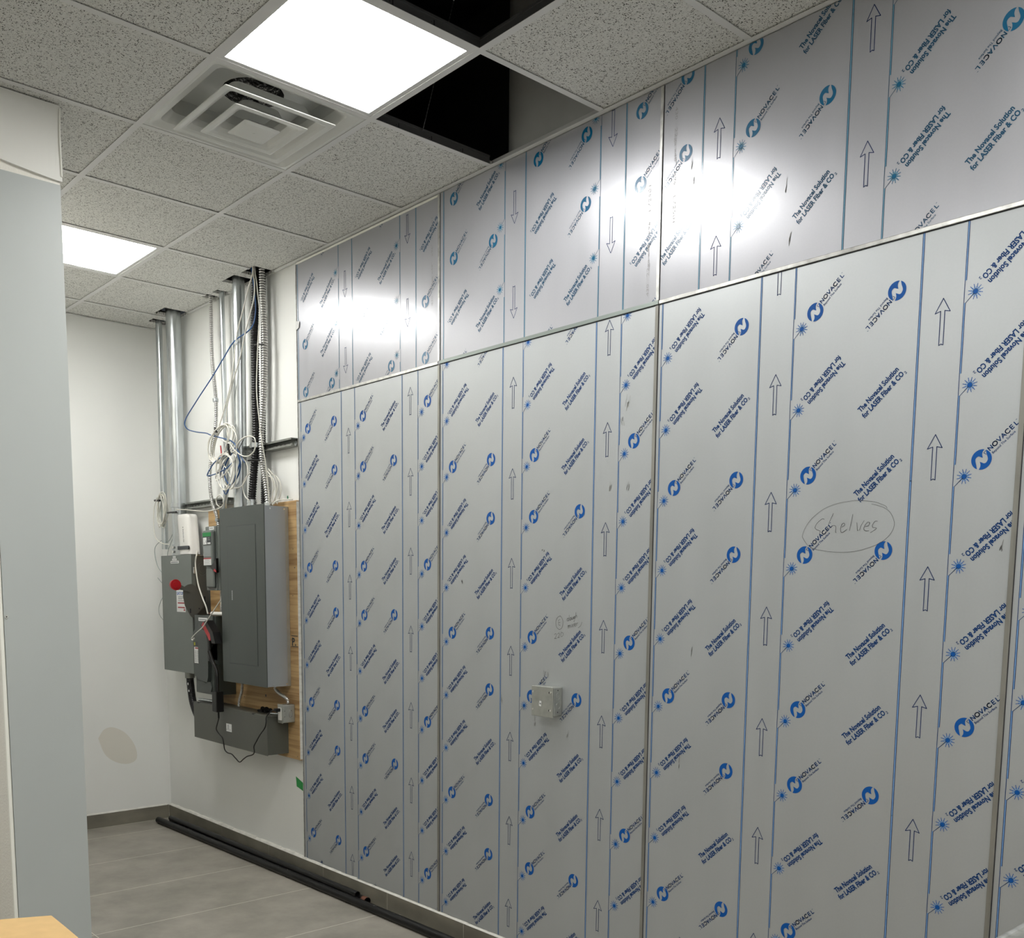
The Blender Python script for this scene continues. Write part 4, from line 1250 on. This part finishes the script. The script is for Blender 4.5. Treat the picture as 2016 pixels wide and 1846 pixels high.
flex('flexible_conduit', [(-0.600, -0.05, 1.052), (-0.612, -0.05, 0.99), (-0.645, -0.05, 0.93), (-0.655, -0.05, 0.893)], 0.0078, 0.0014, 0.0085, 'flex', 'short armoured cable between the largest panel and the wiring trough', 'cable')
fq = flex('flexible_conduit', [(-0.215, -0.05, 1.052), (-0.210, -0.05, 1.032), (-0.173, -0.05, 1.012), (-0.110, -0.05, 0.996), (-0.075, -0.05, 0.982), (-0.070, -0.05, 0.962)], 0.0078, 0.0014, 0.0085, 'flex', 'short armoured cable from the largest panel to the outlet box', 'cable')
flex('flexible_conduit', [(-0.805, -0.07, 1.574), (-0.808, -0.07, 1.50), (-0.815, -0.07, 1.428)], 0.0085, 0.0014, 0.0085, 'flex', 'short armoured cable under the green label box', 'cable')
tag(MB().tube([(-0.200, -0.085, 0.896), (-0.105, -0.072, 0.900)], 0.0065, 14).tube([(-0.180, -0.055, 0.905), (-0.105, -0.052, 0.915)], 0.0095, 14, 0).build('conduit_nipple', 'galv'), 'short bent metal nipple on top of the wiring trough at the outlet box', 'pipe')
tag(MB().tube([(-1.045, -0.120, 0.903), (-0.99, -0.120, 0.906), (-0.80, -0.120, 0.910)], 0.0095, 16).build('metal_rod', 'galv'), 'short dull metal rod lying on top of the wiring trough', 'rod')
gl = MB()
for x, r in ((-0.30, 0.014), (-0.345, 0.012), (-0.255, 0.010)):
    gl.tube([(x, -0.06, 0.889), (x, -0.06, 0.905), (x + 0.008, -0.062, 0.912)], r, 12)
gl.box(-0.38, -0.33, -0.075, -0.05, 0.889, 0.903, 0, 0.003, 1)
tag(gl.build('cable_gland', 'black'), 'black cable glands on top of the wiring trough', 'cable fitting')

# strut rails
def rail(x0, x1, z0, z1, lab, cap=True):
    mb = MB()
    y0, y1 = -0.041, 0.0088
    t = 0.0025
    mb.box(x0, x1, y1 - t, y1, z0, z1).box(x0, x1, y0, y1 - t, z1 - t, z1).box(x0, x1, y0, y1 - t, z0, z0 + t)
    mb.box(x0, x1, y0, y0 + t, z1 - 0.010, z1 - t).box(x0, x1, y0, y0 + t, z0 + t, z0 + 0.010)
    n = int((x1 - x0) / 0.045)
    for j in range(n):
        x = x0 + 0.02 + j * 0.045
        mb.box(x, x + 0.026, y1 - t - 0.0006, y1 - t, (z0 + z1) / 2 - 0.006, (z0 + z1) / 2 + 0.006, 1)
    return tag(mb.build('strut_rail', ['strut', 'label']), lab, 'metal rail', 'slotted steel rails behind the conduits')
r1 = rail(-0.300, -0.006, 2.338, 2.380, 'short slotted steel rail ending at the steel sheets')
MB().disc((-0.035, 0.006, 2.359), 'y', 0.015, -0.004, 0, 20).build('washer', 'galv', r1)
rail(-0.600, -0.300, 2.345, 2.385, 'slotted steel rail behind the middle galvanised conduit')
rail(-1.44, -0.775, 2.082, 2.122, 'long slotted steel rail between widest conduit and breaker boxes')
def clamp(x, y, z, r, lab):
    mb = MB()
    mb.tube([(x, y, z - 0.012), (x, y, z + 0.012)], r + 0.003, 20)
    mb.box(x - r - 0.016, x - r + 0.004, y - 0.010, y + 0.006, z - 0.012, z + 0.012, 0, 0.002, 1)
    mb.disc((x - r - 0.010, y - 0.010, z), 'y', 0.009, -0.006, 1, 14)
    tag(mb.build('pipe_clamp', ['galv', 'screw']), lab, 'pipe clamp', 'galvanised pipe clamps')
clamp(-1.388, -0.065, 2.105, 0.046, 'pipe clamp round the widest conduit above the modem')
clamp(-0.358, -0.062, 2.372, 0.024, 'pipe clamp round the black corrugated conduit')

# ------------------------------------------------------------------ cables
def cable(name, pts, r, m, lab, n=7, cat='cable', group=None):
    return tag(MB().tube(cr(pts, n), r, 8).build(name, m), lab, cat, group)
def coil(mb, cx, y, cz, rx, rz, turns, jit, r, mi, ang=0, seed=0):
    rd = random.Random(seed)
    for t in range(turns):
        jx, jz = rd.uniform(-jit, jit), rd.uniform(-jit, jit)
        sx_, sz_ = rx * rd.uniform(0.82, 1.05), rz * rd.uniform(0.88, 1.05)
        a = ang + rd.uniform(-0.12, 0.12)
        yy = y + rd.uniform(-0.015, 0.015)
        pts = []
        for j in range(25):
            th = 2 * PI * j / 24
            u, w = math.cos(th) * sx_, math.sin(th) * sz_
            pts.append(Vector((cx + jx + u * math.cos(a) - w * math.sin(a), yy + 0.006 * math.sin(th * 2 + t), cz + jz + u * math.sin(a) + w * math.cos(a))))
        mb.tube(pts, r, 8, mi, caps=False)
CR = 0.0034
blue = [(-0.300, -0.10, 3.40), (-0.292, -0.10, 3.285), (-0.262, -0.10, 3.155), (-0.258, -0.10, 3.048), (-0.295, -0.11, 2.975), (-0.49, -0.11, 2.943), (-0.625, -0.11, 2.876), (-0.765, -0.11, 2.8), (-0.965, -0.12, 2.688), (-1.13, -0.12, 2.597), (-1.115, -0.12, 2.546), (-1.00, -0.12, 2.513), (-0.84, -0.125, 2.486), (-0.762, -0.13, 2.465), (-0.556, -0.13, 2.418), (-0.498, -0.13, 2.399), (-0.461, -0.13, 2.377), (-0.440, -0.128, 2.340)]
cable('data_cable', blue, CR, 'blue_cable', 'blue cable looping out from the ceiling bundle to the coil')
cable('data_cable', [(-0.24, -0.13, 3.42), (-0.22, -0.13, 3.256), (-0.273, -0.13, 3.178), (-0.341, -0.13, 3.075), (-0.39, -0.13, 3.007), (-0.426, -0.13, 2.94), (-0.49, -0.13, 2.744), (-0.546, -0.13, 2.648), (-0.601, -0.13, 2.573), (-0.666, -0.13, 2.497), (-0.679, -0.13, 2.486), (-0.611, -0.13, 2.495), (-0.526, -0.13, 2.483), (-0.47, -0.13, 2.453), (-0.446, -0.13, 2.416), (-0.455, -0.13, 2.38), (-0.507, -0.13, 2.353), (-0.601, -0.135, 2.321), (-0.702, -0.135, 2.31), (-0.763, -0.13, 2.325), (-0.802, -0.13, 2.365), (-0.81, -0.13, 2.408), (-0.791, -0.13, 2.445), (-0.741, -0.13, 2.472), (-0.685, -0.13, 2.486)], CR, 'white_cable', 'white cable slanting across the widest gap into the upper coil', 5)
cable('data_cable', [(-0.24, -0.12, 3.42), (-0.236, -0.12, 3.256), (-0.224, -0.12, 3.189), (-0.233, -0.12, 3.12), (-0.28, -0.12, 3.045), (-0.341, -0.12, 2.956), (-0.398, -0.12, 2.852), (-0.442, -0.12, 2.797), (-0.531, -0.12, 2.678), (-0.578, -0.12, 2.594), (-0.588, -0.12, 2.497), (-0.570, -0.12, 2.43), (-0.52, -0.125, 2.38), (-0.47, -0.13, 2.345)], CR, 'white_cable', 'white cable hanging in front of the middle galvanised conduit')
cable('data_cable', [(-0.28, -0.09, 3.42), (-0.274, -0.09, 3.275), (-0.249, -0.095, 3.213), (-0.227, -0.10, 3.137), (-0.212, -0.10, 3.055), (-0.222, -0.10, 2.98), (-0.235, -0.10, 2.90), (-0.251, -0.10, 2.784), (-0.262, -0.10, 2.642), (-0.24, -0.10, 2.495), (-0.217, -0.10, 2.383), (-0.200, -0.09, 2.272), (-0.193, -0.08, 2.127), (-0.20, -0.07, 2.04)], CR, 'white_cable', 'white cable running straight down beside the silver armoured conduit')
c1 = MB()
coil(c1, -0.628, -0.135, 2.400, 0.155, 0.088, 4, 0.012, CR, 0, 0.45, 3)
c1.tube(cr([(-0.70, -0.14, 2.33), (-0.62, -0.14, 2.30), (-0.56, -0.14, 2.255), (-0.51, -0.14, 2.205)], 5), CR, 8)
tag(c1.build('cable_coil', 'white_cable'), 'upper loose coil of white cable left of the middle conduit', 'cable coil')
c2 = MB()
coil(c2, -0.530, -0.150, 2.240, 0.098, 0.100, 3, 0.014, CR, 0, 0.3, 5)
c2.tube(cr([(-0.47, -0.12, 2.336), (-0.439, -0.12, 2.319), (-0.366, -0.12, 2.28), (-0.343, -0.12, 2.236), (-0.358, -0.12, 2.194), (-0.416, -0.12, 2.153), (-0.486, -0.12, 2.146), (-0.564, -0.12, 2.158), (-0.635, -0.12, 2.184), (-0.64, -0.12, 2.217), (-0.625, -0.12, 2.26), (-0.569, -0.12, 2.314)], 5), CR, 8)
c2.tube(cr([(-0.417, -0.15, 2.337), (-0.418, -0.15, 2.308), (-0.497, -0.15, 2.258), (-0.564, -0.15, 2.226), (-0.653, -0.15, 2.2), (-0.679, -0.15, 2.208), (-0.664, -0.15, 2.237), (-0.601, -0.15, 2.279), (-0.487, -0.15, 2.335)], 5), CR, 8)
tag(c2.build('cable_coil', 'white_cable'), 'lower coil of white cable in front of the middle conduit', 'cable coil')
c3 = MB()
c3.tube(cr([(-0.461, -0.13, 2.36), (-0.551, -0.125, 2.323), (-0.6, -0.125, 2.287), (-0.622, -0.125, 2.244), (-0.604, -0.125, 2.204), (-0.553, -0.125, 2.168), (-0.5, -0.125, 2.185), (-0.447, -0.125, 2.215), (-0.42, -0.125, 2.27), (-0.44, -0.13, 2.33)], 5), 0.0042, 8)
c3.tube(cr([(-0.54, -0.145, 2.338), (-0.633, -0.145, 2.321), (-0.716, -0.145, 2.296), (-0.791, -0.145, 2.248), (-0.778, -0.145, 2.235), (-0.651, -0.145, 2.242), (-0.544, -0.145, 2.26), (-0.452, -0.145, 2.292), (-0.419, -0.145, 2.315)], 5), CR, 8)
c3.tube(cr([(-0.55, -0.135, 2.335), (-0.63, -0.135, 2.26), (-0.66, -0.135, 2.20), (-0.62, -0.135, 2.15), (-0.585, -0.135, 2.118), (-0.54, -0.135, 2.15), (-0.47, -0.135, 2.20), (-0.40, -0.135, 2.28)], 5), CR, 8)
c3.tube(cr([(-0.44, -0.13, 2.35), (-0.40, -0.13, 2.31), (-0.36, -0.13, 2.275)], 4), CR, 8)
tag(c3.build('cable_coil', 'blue_cable'), 'blue cable coil tangled with the lower white coil', 'cable coil')
cable('data_cable', [(-0.488, -0.14, 2.339), (-0.44, -0.14, 2.348), (-0.429, -0.14, 2.367), (-0.402, -0.14, 2.387), (-0.346, -0.14, 2.404), (-0.278, -0.14, 2.405), (-0.224, -0.14, 2.391), (-0.211, -0.14, 2.362), (-0.227, -0.14, 2.324), (-0.277, -0.14, 2.304), (-0.338, -0.14, 2.304), (-0.399, -0.14, 2.322), (-0.449, -0.14, 2.346), (-0.511, -0.14, 2.387), (-0.608, -0.14, 2.421)], CR, 'white_cable', 'single round white cable loop in front of the black corrugated conduit')
cable('data_cable', [(-0.352, -0.1, 2.221), (-0.409, -0.1, 2.2), (-0.445, -0.1, 2.165), (-0.438, -0.1, 2.124), (-0.405, -0.105, 2.092), (-0.365, -0.105, 2.072)], CR, 'white_cable', 'short white cable curling to the base of the black corrugated conduit')
c4 = MB()
for pts in ([(-0.27, -0.05, 2.238), (-0.218, -0.05, 2.197), (-0.185, -0.05, 2.138), (-0.200, -0.05, 2.101), (-0.215, -0.05, 2.045)], [(-0.26, -0.04, 2.24), (-0.217, -0.05, 2.22), (-0.171, -0.05, 2.19), (-0.144, -0.05, 2.141), (-0.163, -0.05, 2.091), (-0.205, -0.05, 2.045)], [(-0.25, -0.03, 2.21), (-0.172, -0.04, 2.191), (-0.127, -0.04, 2.146), (-0.129, -0.04, 2.101), (-0.171, -0.04, 2.045)], [(-0.25, -0.045, 2.20), (-0.20, -0.045, 2.18), (-0.17, -0.045, 2.12), (-0.19, -0.045, 2.045)]):
    c4.tube(cr(pts, 6), CR, 8)
tag(c4.build('cable_coil', 'white_cable'), 'small bunch of white cable right of the silver armoured conduit', 'cable coil')
cable('data_cable', [(-0.185, -0.06, 2.040), (-0.150, -0.06, 2.055), (-0.111, -0.05, 2.063), (-0.06, -0.04, 2.062), (-0.02, -0.03, 2.060)], CR, 'white_cable', 'short white cable lying over the top edge of the plywood')
c5 = MB()
coil(c5, -1.600, -0.085, 2.085, 0.058, 0.105, 7, 0.014, 0.0030, 0, -0.12, 11)
tag(c5.build('cable_coil', 'white_cable'), 'hanging white cable coil on the leftmost riser', 'cable coil')
cable('data_cable', [(-1.587, -0.12, 2.165), (-1.640, -0.12, 2.106), (-1.660, -0.12, 2.011), (-1.635, -0.12, 1.914), (-1.531, -0.12, 1.873), (-1.424, -0.12, 1.862)], 0.0030, 'white_cable', 'white cable falling from the left coil to the widest conduit')
cable('data_cable', [(-1.50, -0.06, 2.02), (-1.52, -0.05, 1.95), (-1.60, -0.05, 1.89), (-1.70, -0.05, 1.90), (-1.79, -0.06, 1.86), (-1.80, -0.06, 1.80), (-1.76, -0.06, 1.73), (-1.68, -0.06, 1.68), (-1.60, -0.06, 1.64), (-1.575, -0.05, 1.61), (-1.62, -0.05, 1.60), (-1.72, -0.05, 1.62), (-1.79, -0.05, 1.655)], 0.0022, 'grey_cable', 'thin grey green cable looping left of the wide safety switch')
cable('data_cable', [(-1.575, -0.05, 1.59), (-1.66, -0.05, 1.56), (-1.74, -0.05, 1.51), (-1.79, -0.05, 1.45), (-1.77, -0.05, 1.40), (-1.68, -0.05, 1.36), (-1.575, -0.05, 1.33)], 0.0018, 'grey_cable', 'thin grey wire arc beside the middle of the wide switch')
cable('data_cable', [(-1.50, -0.05, 2.00), (-1.52, -0.05, 1.92), (-1.60, -0.05, 1.84), (-1.62, -0.05, 1.79), (-1.575, -0.05, 1.73)], 0.0018, 'grey_cable', 'thin grey wire hanging between left riser and widest conduit')
cable('data_cable', [(-1.32, -0.11, 2.075), (-1.18, -0.10, 2.066), (-1.02, -0.08, 2.050), (-0.88, -0.09, 2.045), (-0.76, -0.10, 2.049), (-0.70, -0.10, 2.065), (-0.69, -0.10, 2.10), (-0.73, -0.10, 2.125), (-0.78, -0.10, 2.11), (-0.775, -0.10, 2.075), (-0.74, -0.10, 2.06)], 0.0030, 'white_cable', 'white cable sagging below the long slotted rail')
cable('data_cable', [(-1.170, -0.05, 1.815), (-1.06, -0.10, 1.806), (-0.925, -0.165, 1.785), (-0.937, -0.168, 1.741), (-0.930, -0.168, 1.683), (-0.905, -0.168, 1.604), (-0.850, -0.168, 1.526), (-0.816, -0.165, 1.479), (-0.805, -0.16, 1.436)], 0.0042, 'white_cable', 'thick white cord dropping from the modem to the lower switch')
cable('data_cable', [(-0.520, -0.215, 1.519), (-0.616, -0.215, 1.455), (-0.712, -0.215, 1.392), (-0.767, -0.215, 1.357), (-0.859, -0.215, 1.318), (-0.916, -0.215, 1.287), (-0.898, -0.215, 1.279), (-0.879, -0.215, 1.291)], 0.0030, 'white_cable', 'white cord hooked over the red and black handle')
tb_ = MB().tube([(-0.835, -0.12, 1.4375), (-0.680, -0.12, 1.4375)], 0.0115, 16).tube([(-0.88, -0.12, 1.4375), (-0.835, -0.12, 1.4375)], 0.005, 12, 1).tube([(-0.680, -0.12, 1.4375), (-0.665, -0.12, 1.4375)], 0.006, 12, 1)
tag(tb_.build('caulk_tube', ['white_pl', 'rust']), 'small white tube lying on top of the lower switch', 'tube')
cable('data_cable', [(-0.400, -0.105, 2.415), (-0.500, -0.115, 2.325)], 0.0018, 'black', 'thin black wire crossing behind the round white loop')
cable('data_cable', [(-0.667, -0.12, 2.397), (-0.657, -0.12, 2.337)], 0.0040, 'red', 'short red wire end inside the upper white coil')

# cable ties
def tie(p0, p1, r, lab):
    tag(MB().tube([p0, ((p0[0] + p1[0]) / 2, p0[1] - 0.004, (p0[2] + p1[2]) / 2), p1], r, 8).build('cable_tie', 'black'), lab, 'cable tie', 'black cable ties')
tie((-0.305, -0.085, 2.897), (-0.220, -0.075, 2.885), 0.0045, 'black tie high on the ceiling bundle')
tie((-0.395, -0.092, 2.291), (-0.265, -0.080, 2.284), 0.0045, 'black tie joining black and silver conduits')
tie((-0.690, -0.14, 2.497), (-0.668, -0.14, 2.470), 0.0060, 'black tie at the top of the upper coil')
tie((-0.500, -0.155, 2.385), (-0.480, -0.155, 2.325), 0.0065, 'black tie in the middle of the lower coil')
tie((-1.455, -0.112, 2.062), (-1.320, -0.112, 2.060), 0.0055, 'long black tie around the widest conduit')
tie((-1.690, -0.095, 2.155), (-1.610, -0.095, 2.150), 0.0070, 'black tie at the coil on the leftmost riser')
tie((-0.800, -0.085, 2.095), (-0.730, -0.085, 2.078), 0.0065, 'black tie on the thinnest conduit')

# black power adapter and its cord
ad = thing('power_adapter', 'black power adapter hanging in front of the wiring trough', 'power adapter', (-0.62, -0.19, 0.93))
MB().box(-0.664, -0.606, -0.215, -0.168, 0.872, 0.992, 0, 0.004, 2).build('adapter_body', 'black', ad)
MB().tube(cr([(-0.634, -0.19, 0.873), (-0.633, -0.19, 0.835), (-0.650, -0.19, 0.804), (-0.668, -0.19, 0.766), (-0.645, -0.185, 0.74), (-0.601, -0.185, 0.72), (-0.587, -0.185, 0.69), (-0.586, -0.18, 0.655), (-0.553, -0.18, 0.640), (-0.497, -0.18, 0.638), (-0.449, -0.18, 0.62), (-0.401, -0.18, 0.605), (-0.352, -0.18, 0.629), (-0.307, -0.18, 0.65), (-0.242, -0.18, 0.668), (-0.221, -0.18, 0.687), (-0.225, -0.18, 0.717), (-0.196, -0.18, 0.748), (-0.152, -0.18, 0.79), (-0.106, -0.175, 0.832), (-0.098, -0.17, 0.864), (-0.105, -0.165, 0.890), (-0.098, -0.15, 0.914), (-0.085, -0.135, 0.928), (-0.078, -0.120, 0.930)], 6), 0.0034, 8).build('cord', 'black', ad)
MB().tube([(-0.634, -0.19, 0.874), (-0.633, -0.19, 0.835)], 0.0055, 10).build('strain_relief', 'black', ad)
MB().box(-0.090, -0.066, -0.128, -0.0985, 0.920, 0.938, 0, 0.003, 2).build('plug', 'black', ad)
MB().tube(cr([(-0.640, -0.190, 0.99), (-0.645, -0.188, 1.05), (-0.655, -0.186, 1.11), (-0.70, -0.190, 1.17), (-0.725, -0.195, 1.22)], 6), 0.011, 8).build('hanging_strap', 'black', ad)

# tapes
o = MB().add([(-0.100, -0.0005 + 0.0085, 0.545), (-0.092, 0.0080, 0.489), (-0.004, 0.0080, 0.468), (-0.004, 0.0080, 0.513)], [(0, 1, 2, 3)]).build('green_tape', 'tape')
tag(o, 'green painter tape piece on the white wall below the plywood', 'tape')
tag(MB().add([(-0.146, 0.0080, 2.070), (-0.146, 0.0080, 2.088), (-0.134, 0.0080, 2.091), (-0.130, 0.0080, 2.070)], [(0, 1, 2, 3)]).build('green_tape', 'greendot'), 'tiny dark green tape just above the plywood top', 'tape')
tag(MB().add([(-0.004, -0.0052, 2.975), (0.034, -0.0052, 2.970), (0.030, -0.0052, 2.938), (-0.004, -0.0052, 2.928)], [(0, 1, 2, 3)]).build('white_tape', 'label'), 'small white tape over the left edge of the upper steel sheet', 'tape')
# patch of filler on the far wall
random.seed(3)
pp = [(-0.47, 0.60), (-0.43, 0.655), (-0.37, 0.665), (-0.29, 0.62), (-0.23, 0.53), (-0.22, 0.44), (-0.28, 0.41), (-0.36, 0.43), (-0.43, 0.49)]
q = smooth2(pp + [pp[0]], 4)[:-1]
M['patch'] = mat('dry_filler', (0.66, 0.64, 0.58), 0.7)
pt = MB().add([(XC + 0.0008, y, z) for y, z in q], [tuple(range(len(q)))])
tag(pt.build('filler_patch', 'patch'), 'pale round patch of filler low on the far left wall', 'wall repair')

# ------------------------------------------------------------------ black pipes on the floor
def floor_pipe(pts, r, lab, rusty=False):
    t_ = thing('iron_pipe', lab, 'pipe', tuple(pts[0]), 'black iron pipes along the wall base')
    P = [Vector(p) for p in pts]
    mb = MB()
    mb.tube(P, r, 20, 0, caps=False)
    mb.tube(P, r * 0.84, 20, 0, caps=False)
    for e_ in (0, -1):
        d_ = (P[1] - P[0]).normalized() if e_ == 0 else (P[-1] - P[-2]).normalized()
        a = d_.cross(Vector((0, 0, 1))).normalized()
        b = d_.cross(a)
        ring = []
        for rr in (r, r * 0.84):
            ring += [P[e_] + (a * math.cos(2 * PI * j / 20) + b * math.sin(2 * PI * j / 20)) * rr for j in range(20)]
        mb.add(ring, [(j, (j + 1) % 20, 20 + (j + 1) % 20, 20 + j) for j in range(20)])
    mb.build('pipe_body', 'blackpipe', t_)
    if rusty:
        MB().tube([P[-1] - (P[-1] - P[-2]).normalized() * 0.035, P[-1] + (P[-1] - P[-2]).normalized() * 0.0005], r + 0.0006, 20, 0, caps=False).build('rusty_end', 'rust', t_)
    return t_
fp = floor_pipe([(-1.72, -0.128, 0.0215), (0.2, -0.0865, 0.0215), (2.3, -0.052, 0.0215)], 0.0215, 'longest black pipe on the floor, nearest the open tiles')
fp2 = floor_pipe([(-1.66, -0.060, 0.020), (-0.4, -0.045, 0.020), (0.665, -0.032, 0.020)], 0.020, 'black pipe against the tile base ending in a rusty open end', True)
fp3 = floor_pipe([(-1.60, -0.093, 0.052), (-0.2, -0.073, 0.052), (0.62, -0.060, 0.050)], 0.0165, 'upper black pipe resting on the two floor pipes')
random.seed(21)
dm = MB()
for j in range(90):
    x = random.uniform(-1.5, 1.6)
    rr = random.uniform(0.0012, 0.0035)
    yv = -0.128 + (x + 1.72) * 0.0205
    a = random.uniform(-0.5, 0.9)
    dm.add([(x + random.uniform(-1, 1) * rr * 2.5, yv + math.sin(a + 0.02 * u) * 0.0219 + v * 0.001, 0.0215 + math.cos(a) * 0.0219 + w * 0.001) for u, v, w in ((0, 0, 0), (1, 1, 0), (1, 0, 1), (0, -1, 1))], [(0, 1, 2, 3)])
dm.build('dust_speck', 'dust', fp, kind='stuff')

# ------------------------------------------------------------------ cardboard carton at the lower left
ct = thing('cardboard_carton', 'plain brown cardboard carton at the bottom left corner', 'carton', (2.3, -2.3, 0))
zc = 0.80
a0 = Vector((2.293, -2.014, 0))
dx_ = Vector((0.999, -0.03, 0)).normalized()
dy_ = Vector((-0.30, -0.95, 0)).normalized()
w_, l_ = 0.50, 0.42
body = MB()
cor = [a0, a0 + dx_ * w_, a0 + dx_ * w_ + dy_ * l_, a0 + dy_ * l_]
vs = [(c.x, c.y, 0.001) for c in cor] + [(c.x, c.y, zc - 0.002) for c in cor]
body.add(vs, [(3, 2, 1, 0)] + [(i, (i + 1) % 4, 4 + (i + 1) % 4, 4 + i) for i in range(4)])
body.build('carton_body', 'kraft', ct)
top = MB()
nn = 10
for half in (0, 1):
    g_ = []
    for i in range(nn + 1):
        for j in range(nn + 1):
            u = i / nn * w_
            v = (j / nn * 0.498 + half * 0.502) * l_
            c = a0 + dx_ * u + dy_ * v
            g_.append((c.x, c.y, zc + 0.004 * math.sin(PI * i / nn) + 0.006 * math.sin(PI * (v / l_)) * 1.0))
    fs = [(i * (nn + 1) + j, (i + 1) * (nn + 1) + j, (i + 1) * (nn + 1) + j + 1, i * (nn + 1) + j + 1) for i in range(nn) for j in range(nn)]
    tp = MB()
    tp.add(g_, fs, 0, True)
    tp.add([(x, y, z - 0.003) for x, y, z in g_], fs, 0, True)
    tp.build('flap', 'kraft', ct)

# ------------------------------------------------------------------ metal table, only its corner in the picture
tt = thing('work_table', 'stainless work table whose worn edge shows at the bottom right corner', 'table', (4.6, -0.42, 0))
tbx = MB()
tbx.box(3.952, 5.45, -0.78, -0.02, 0.872, 0.899)
tbx.build('tabletop', 'table', tt)
MB().tube([(3.952, -0.78, 0.893), (3.952, -0.5, 0.893), (3.952, -0.02, 0.893)], 0.0085, 12).tube([(3.952, -0.78, 0.893), (4.7, -0.78, 0.893), (5.45, -0.78, 0.893)], 0.0085, 12).build('rolled_edge', 'strip', tt)
for x in (4.02, 5.38):
    for y in (-0.72, -0.08):
        MB().tube([(x, y, 0.0), (x, y, 0.4), (x, y, 0.872)], 0.019, 16).build('leg', 'galv', tt)
MB().box(4.0, 5.4, -0.74, -0.06, 0.24, 0.262, 0, 0.003, 1).build('lower_shelf', 'galv', tt)
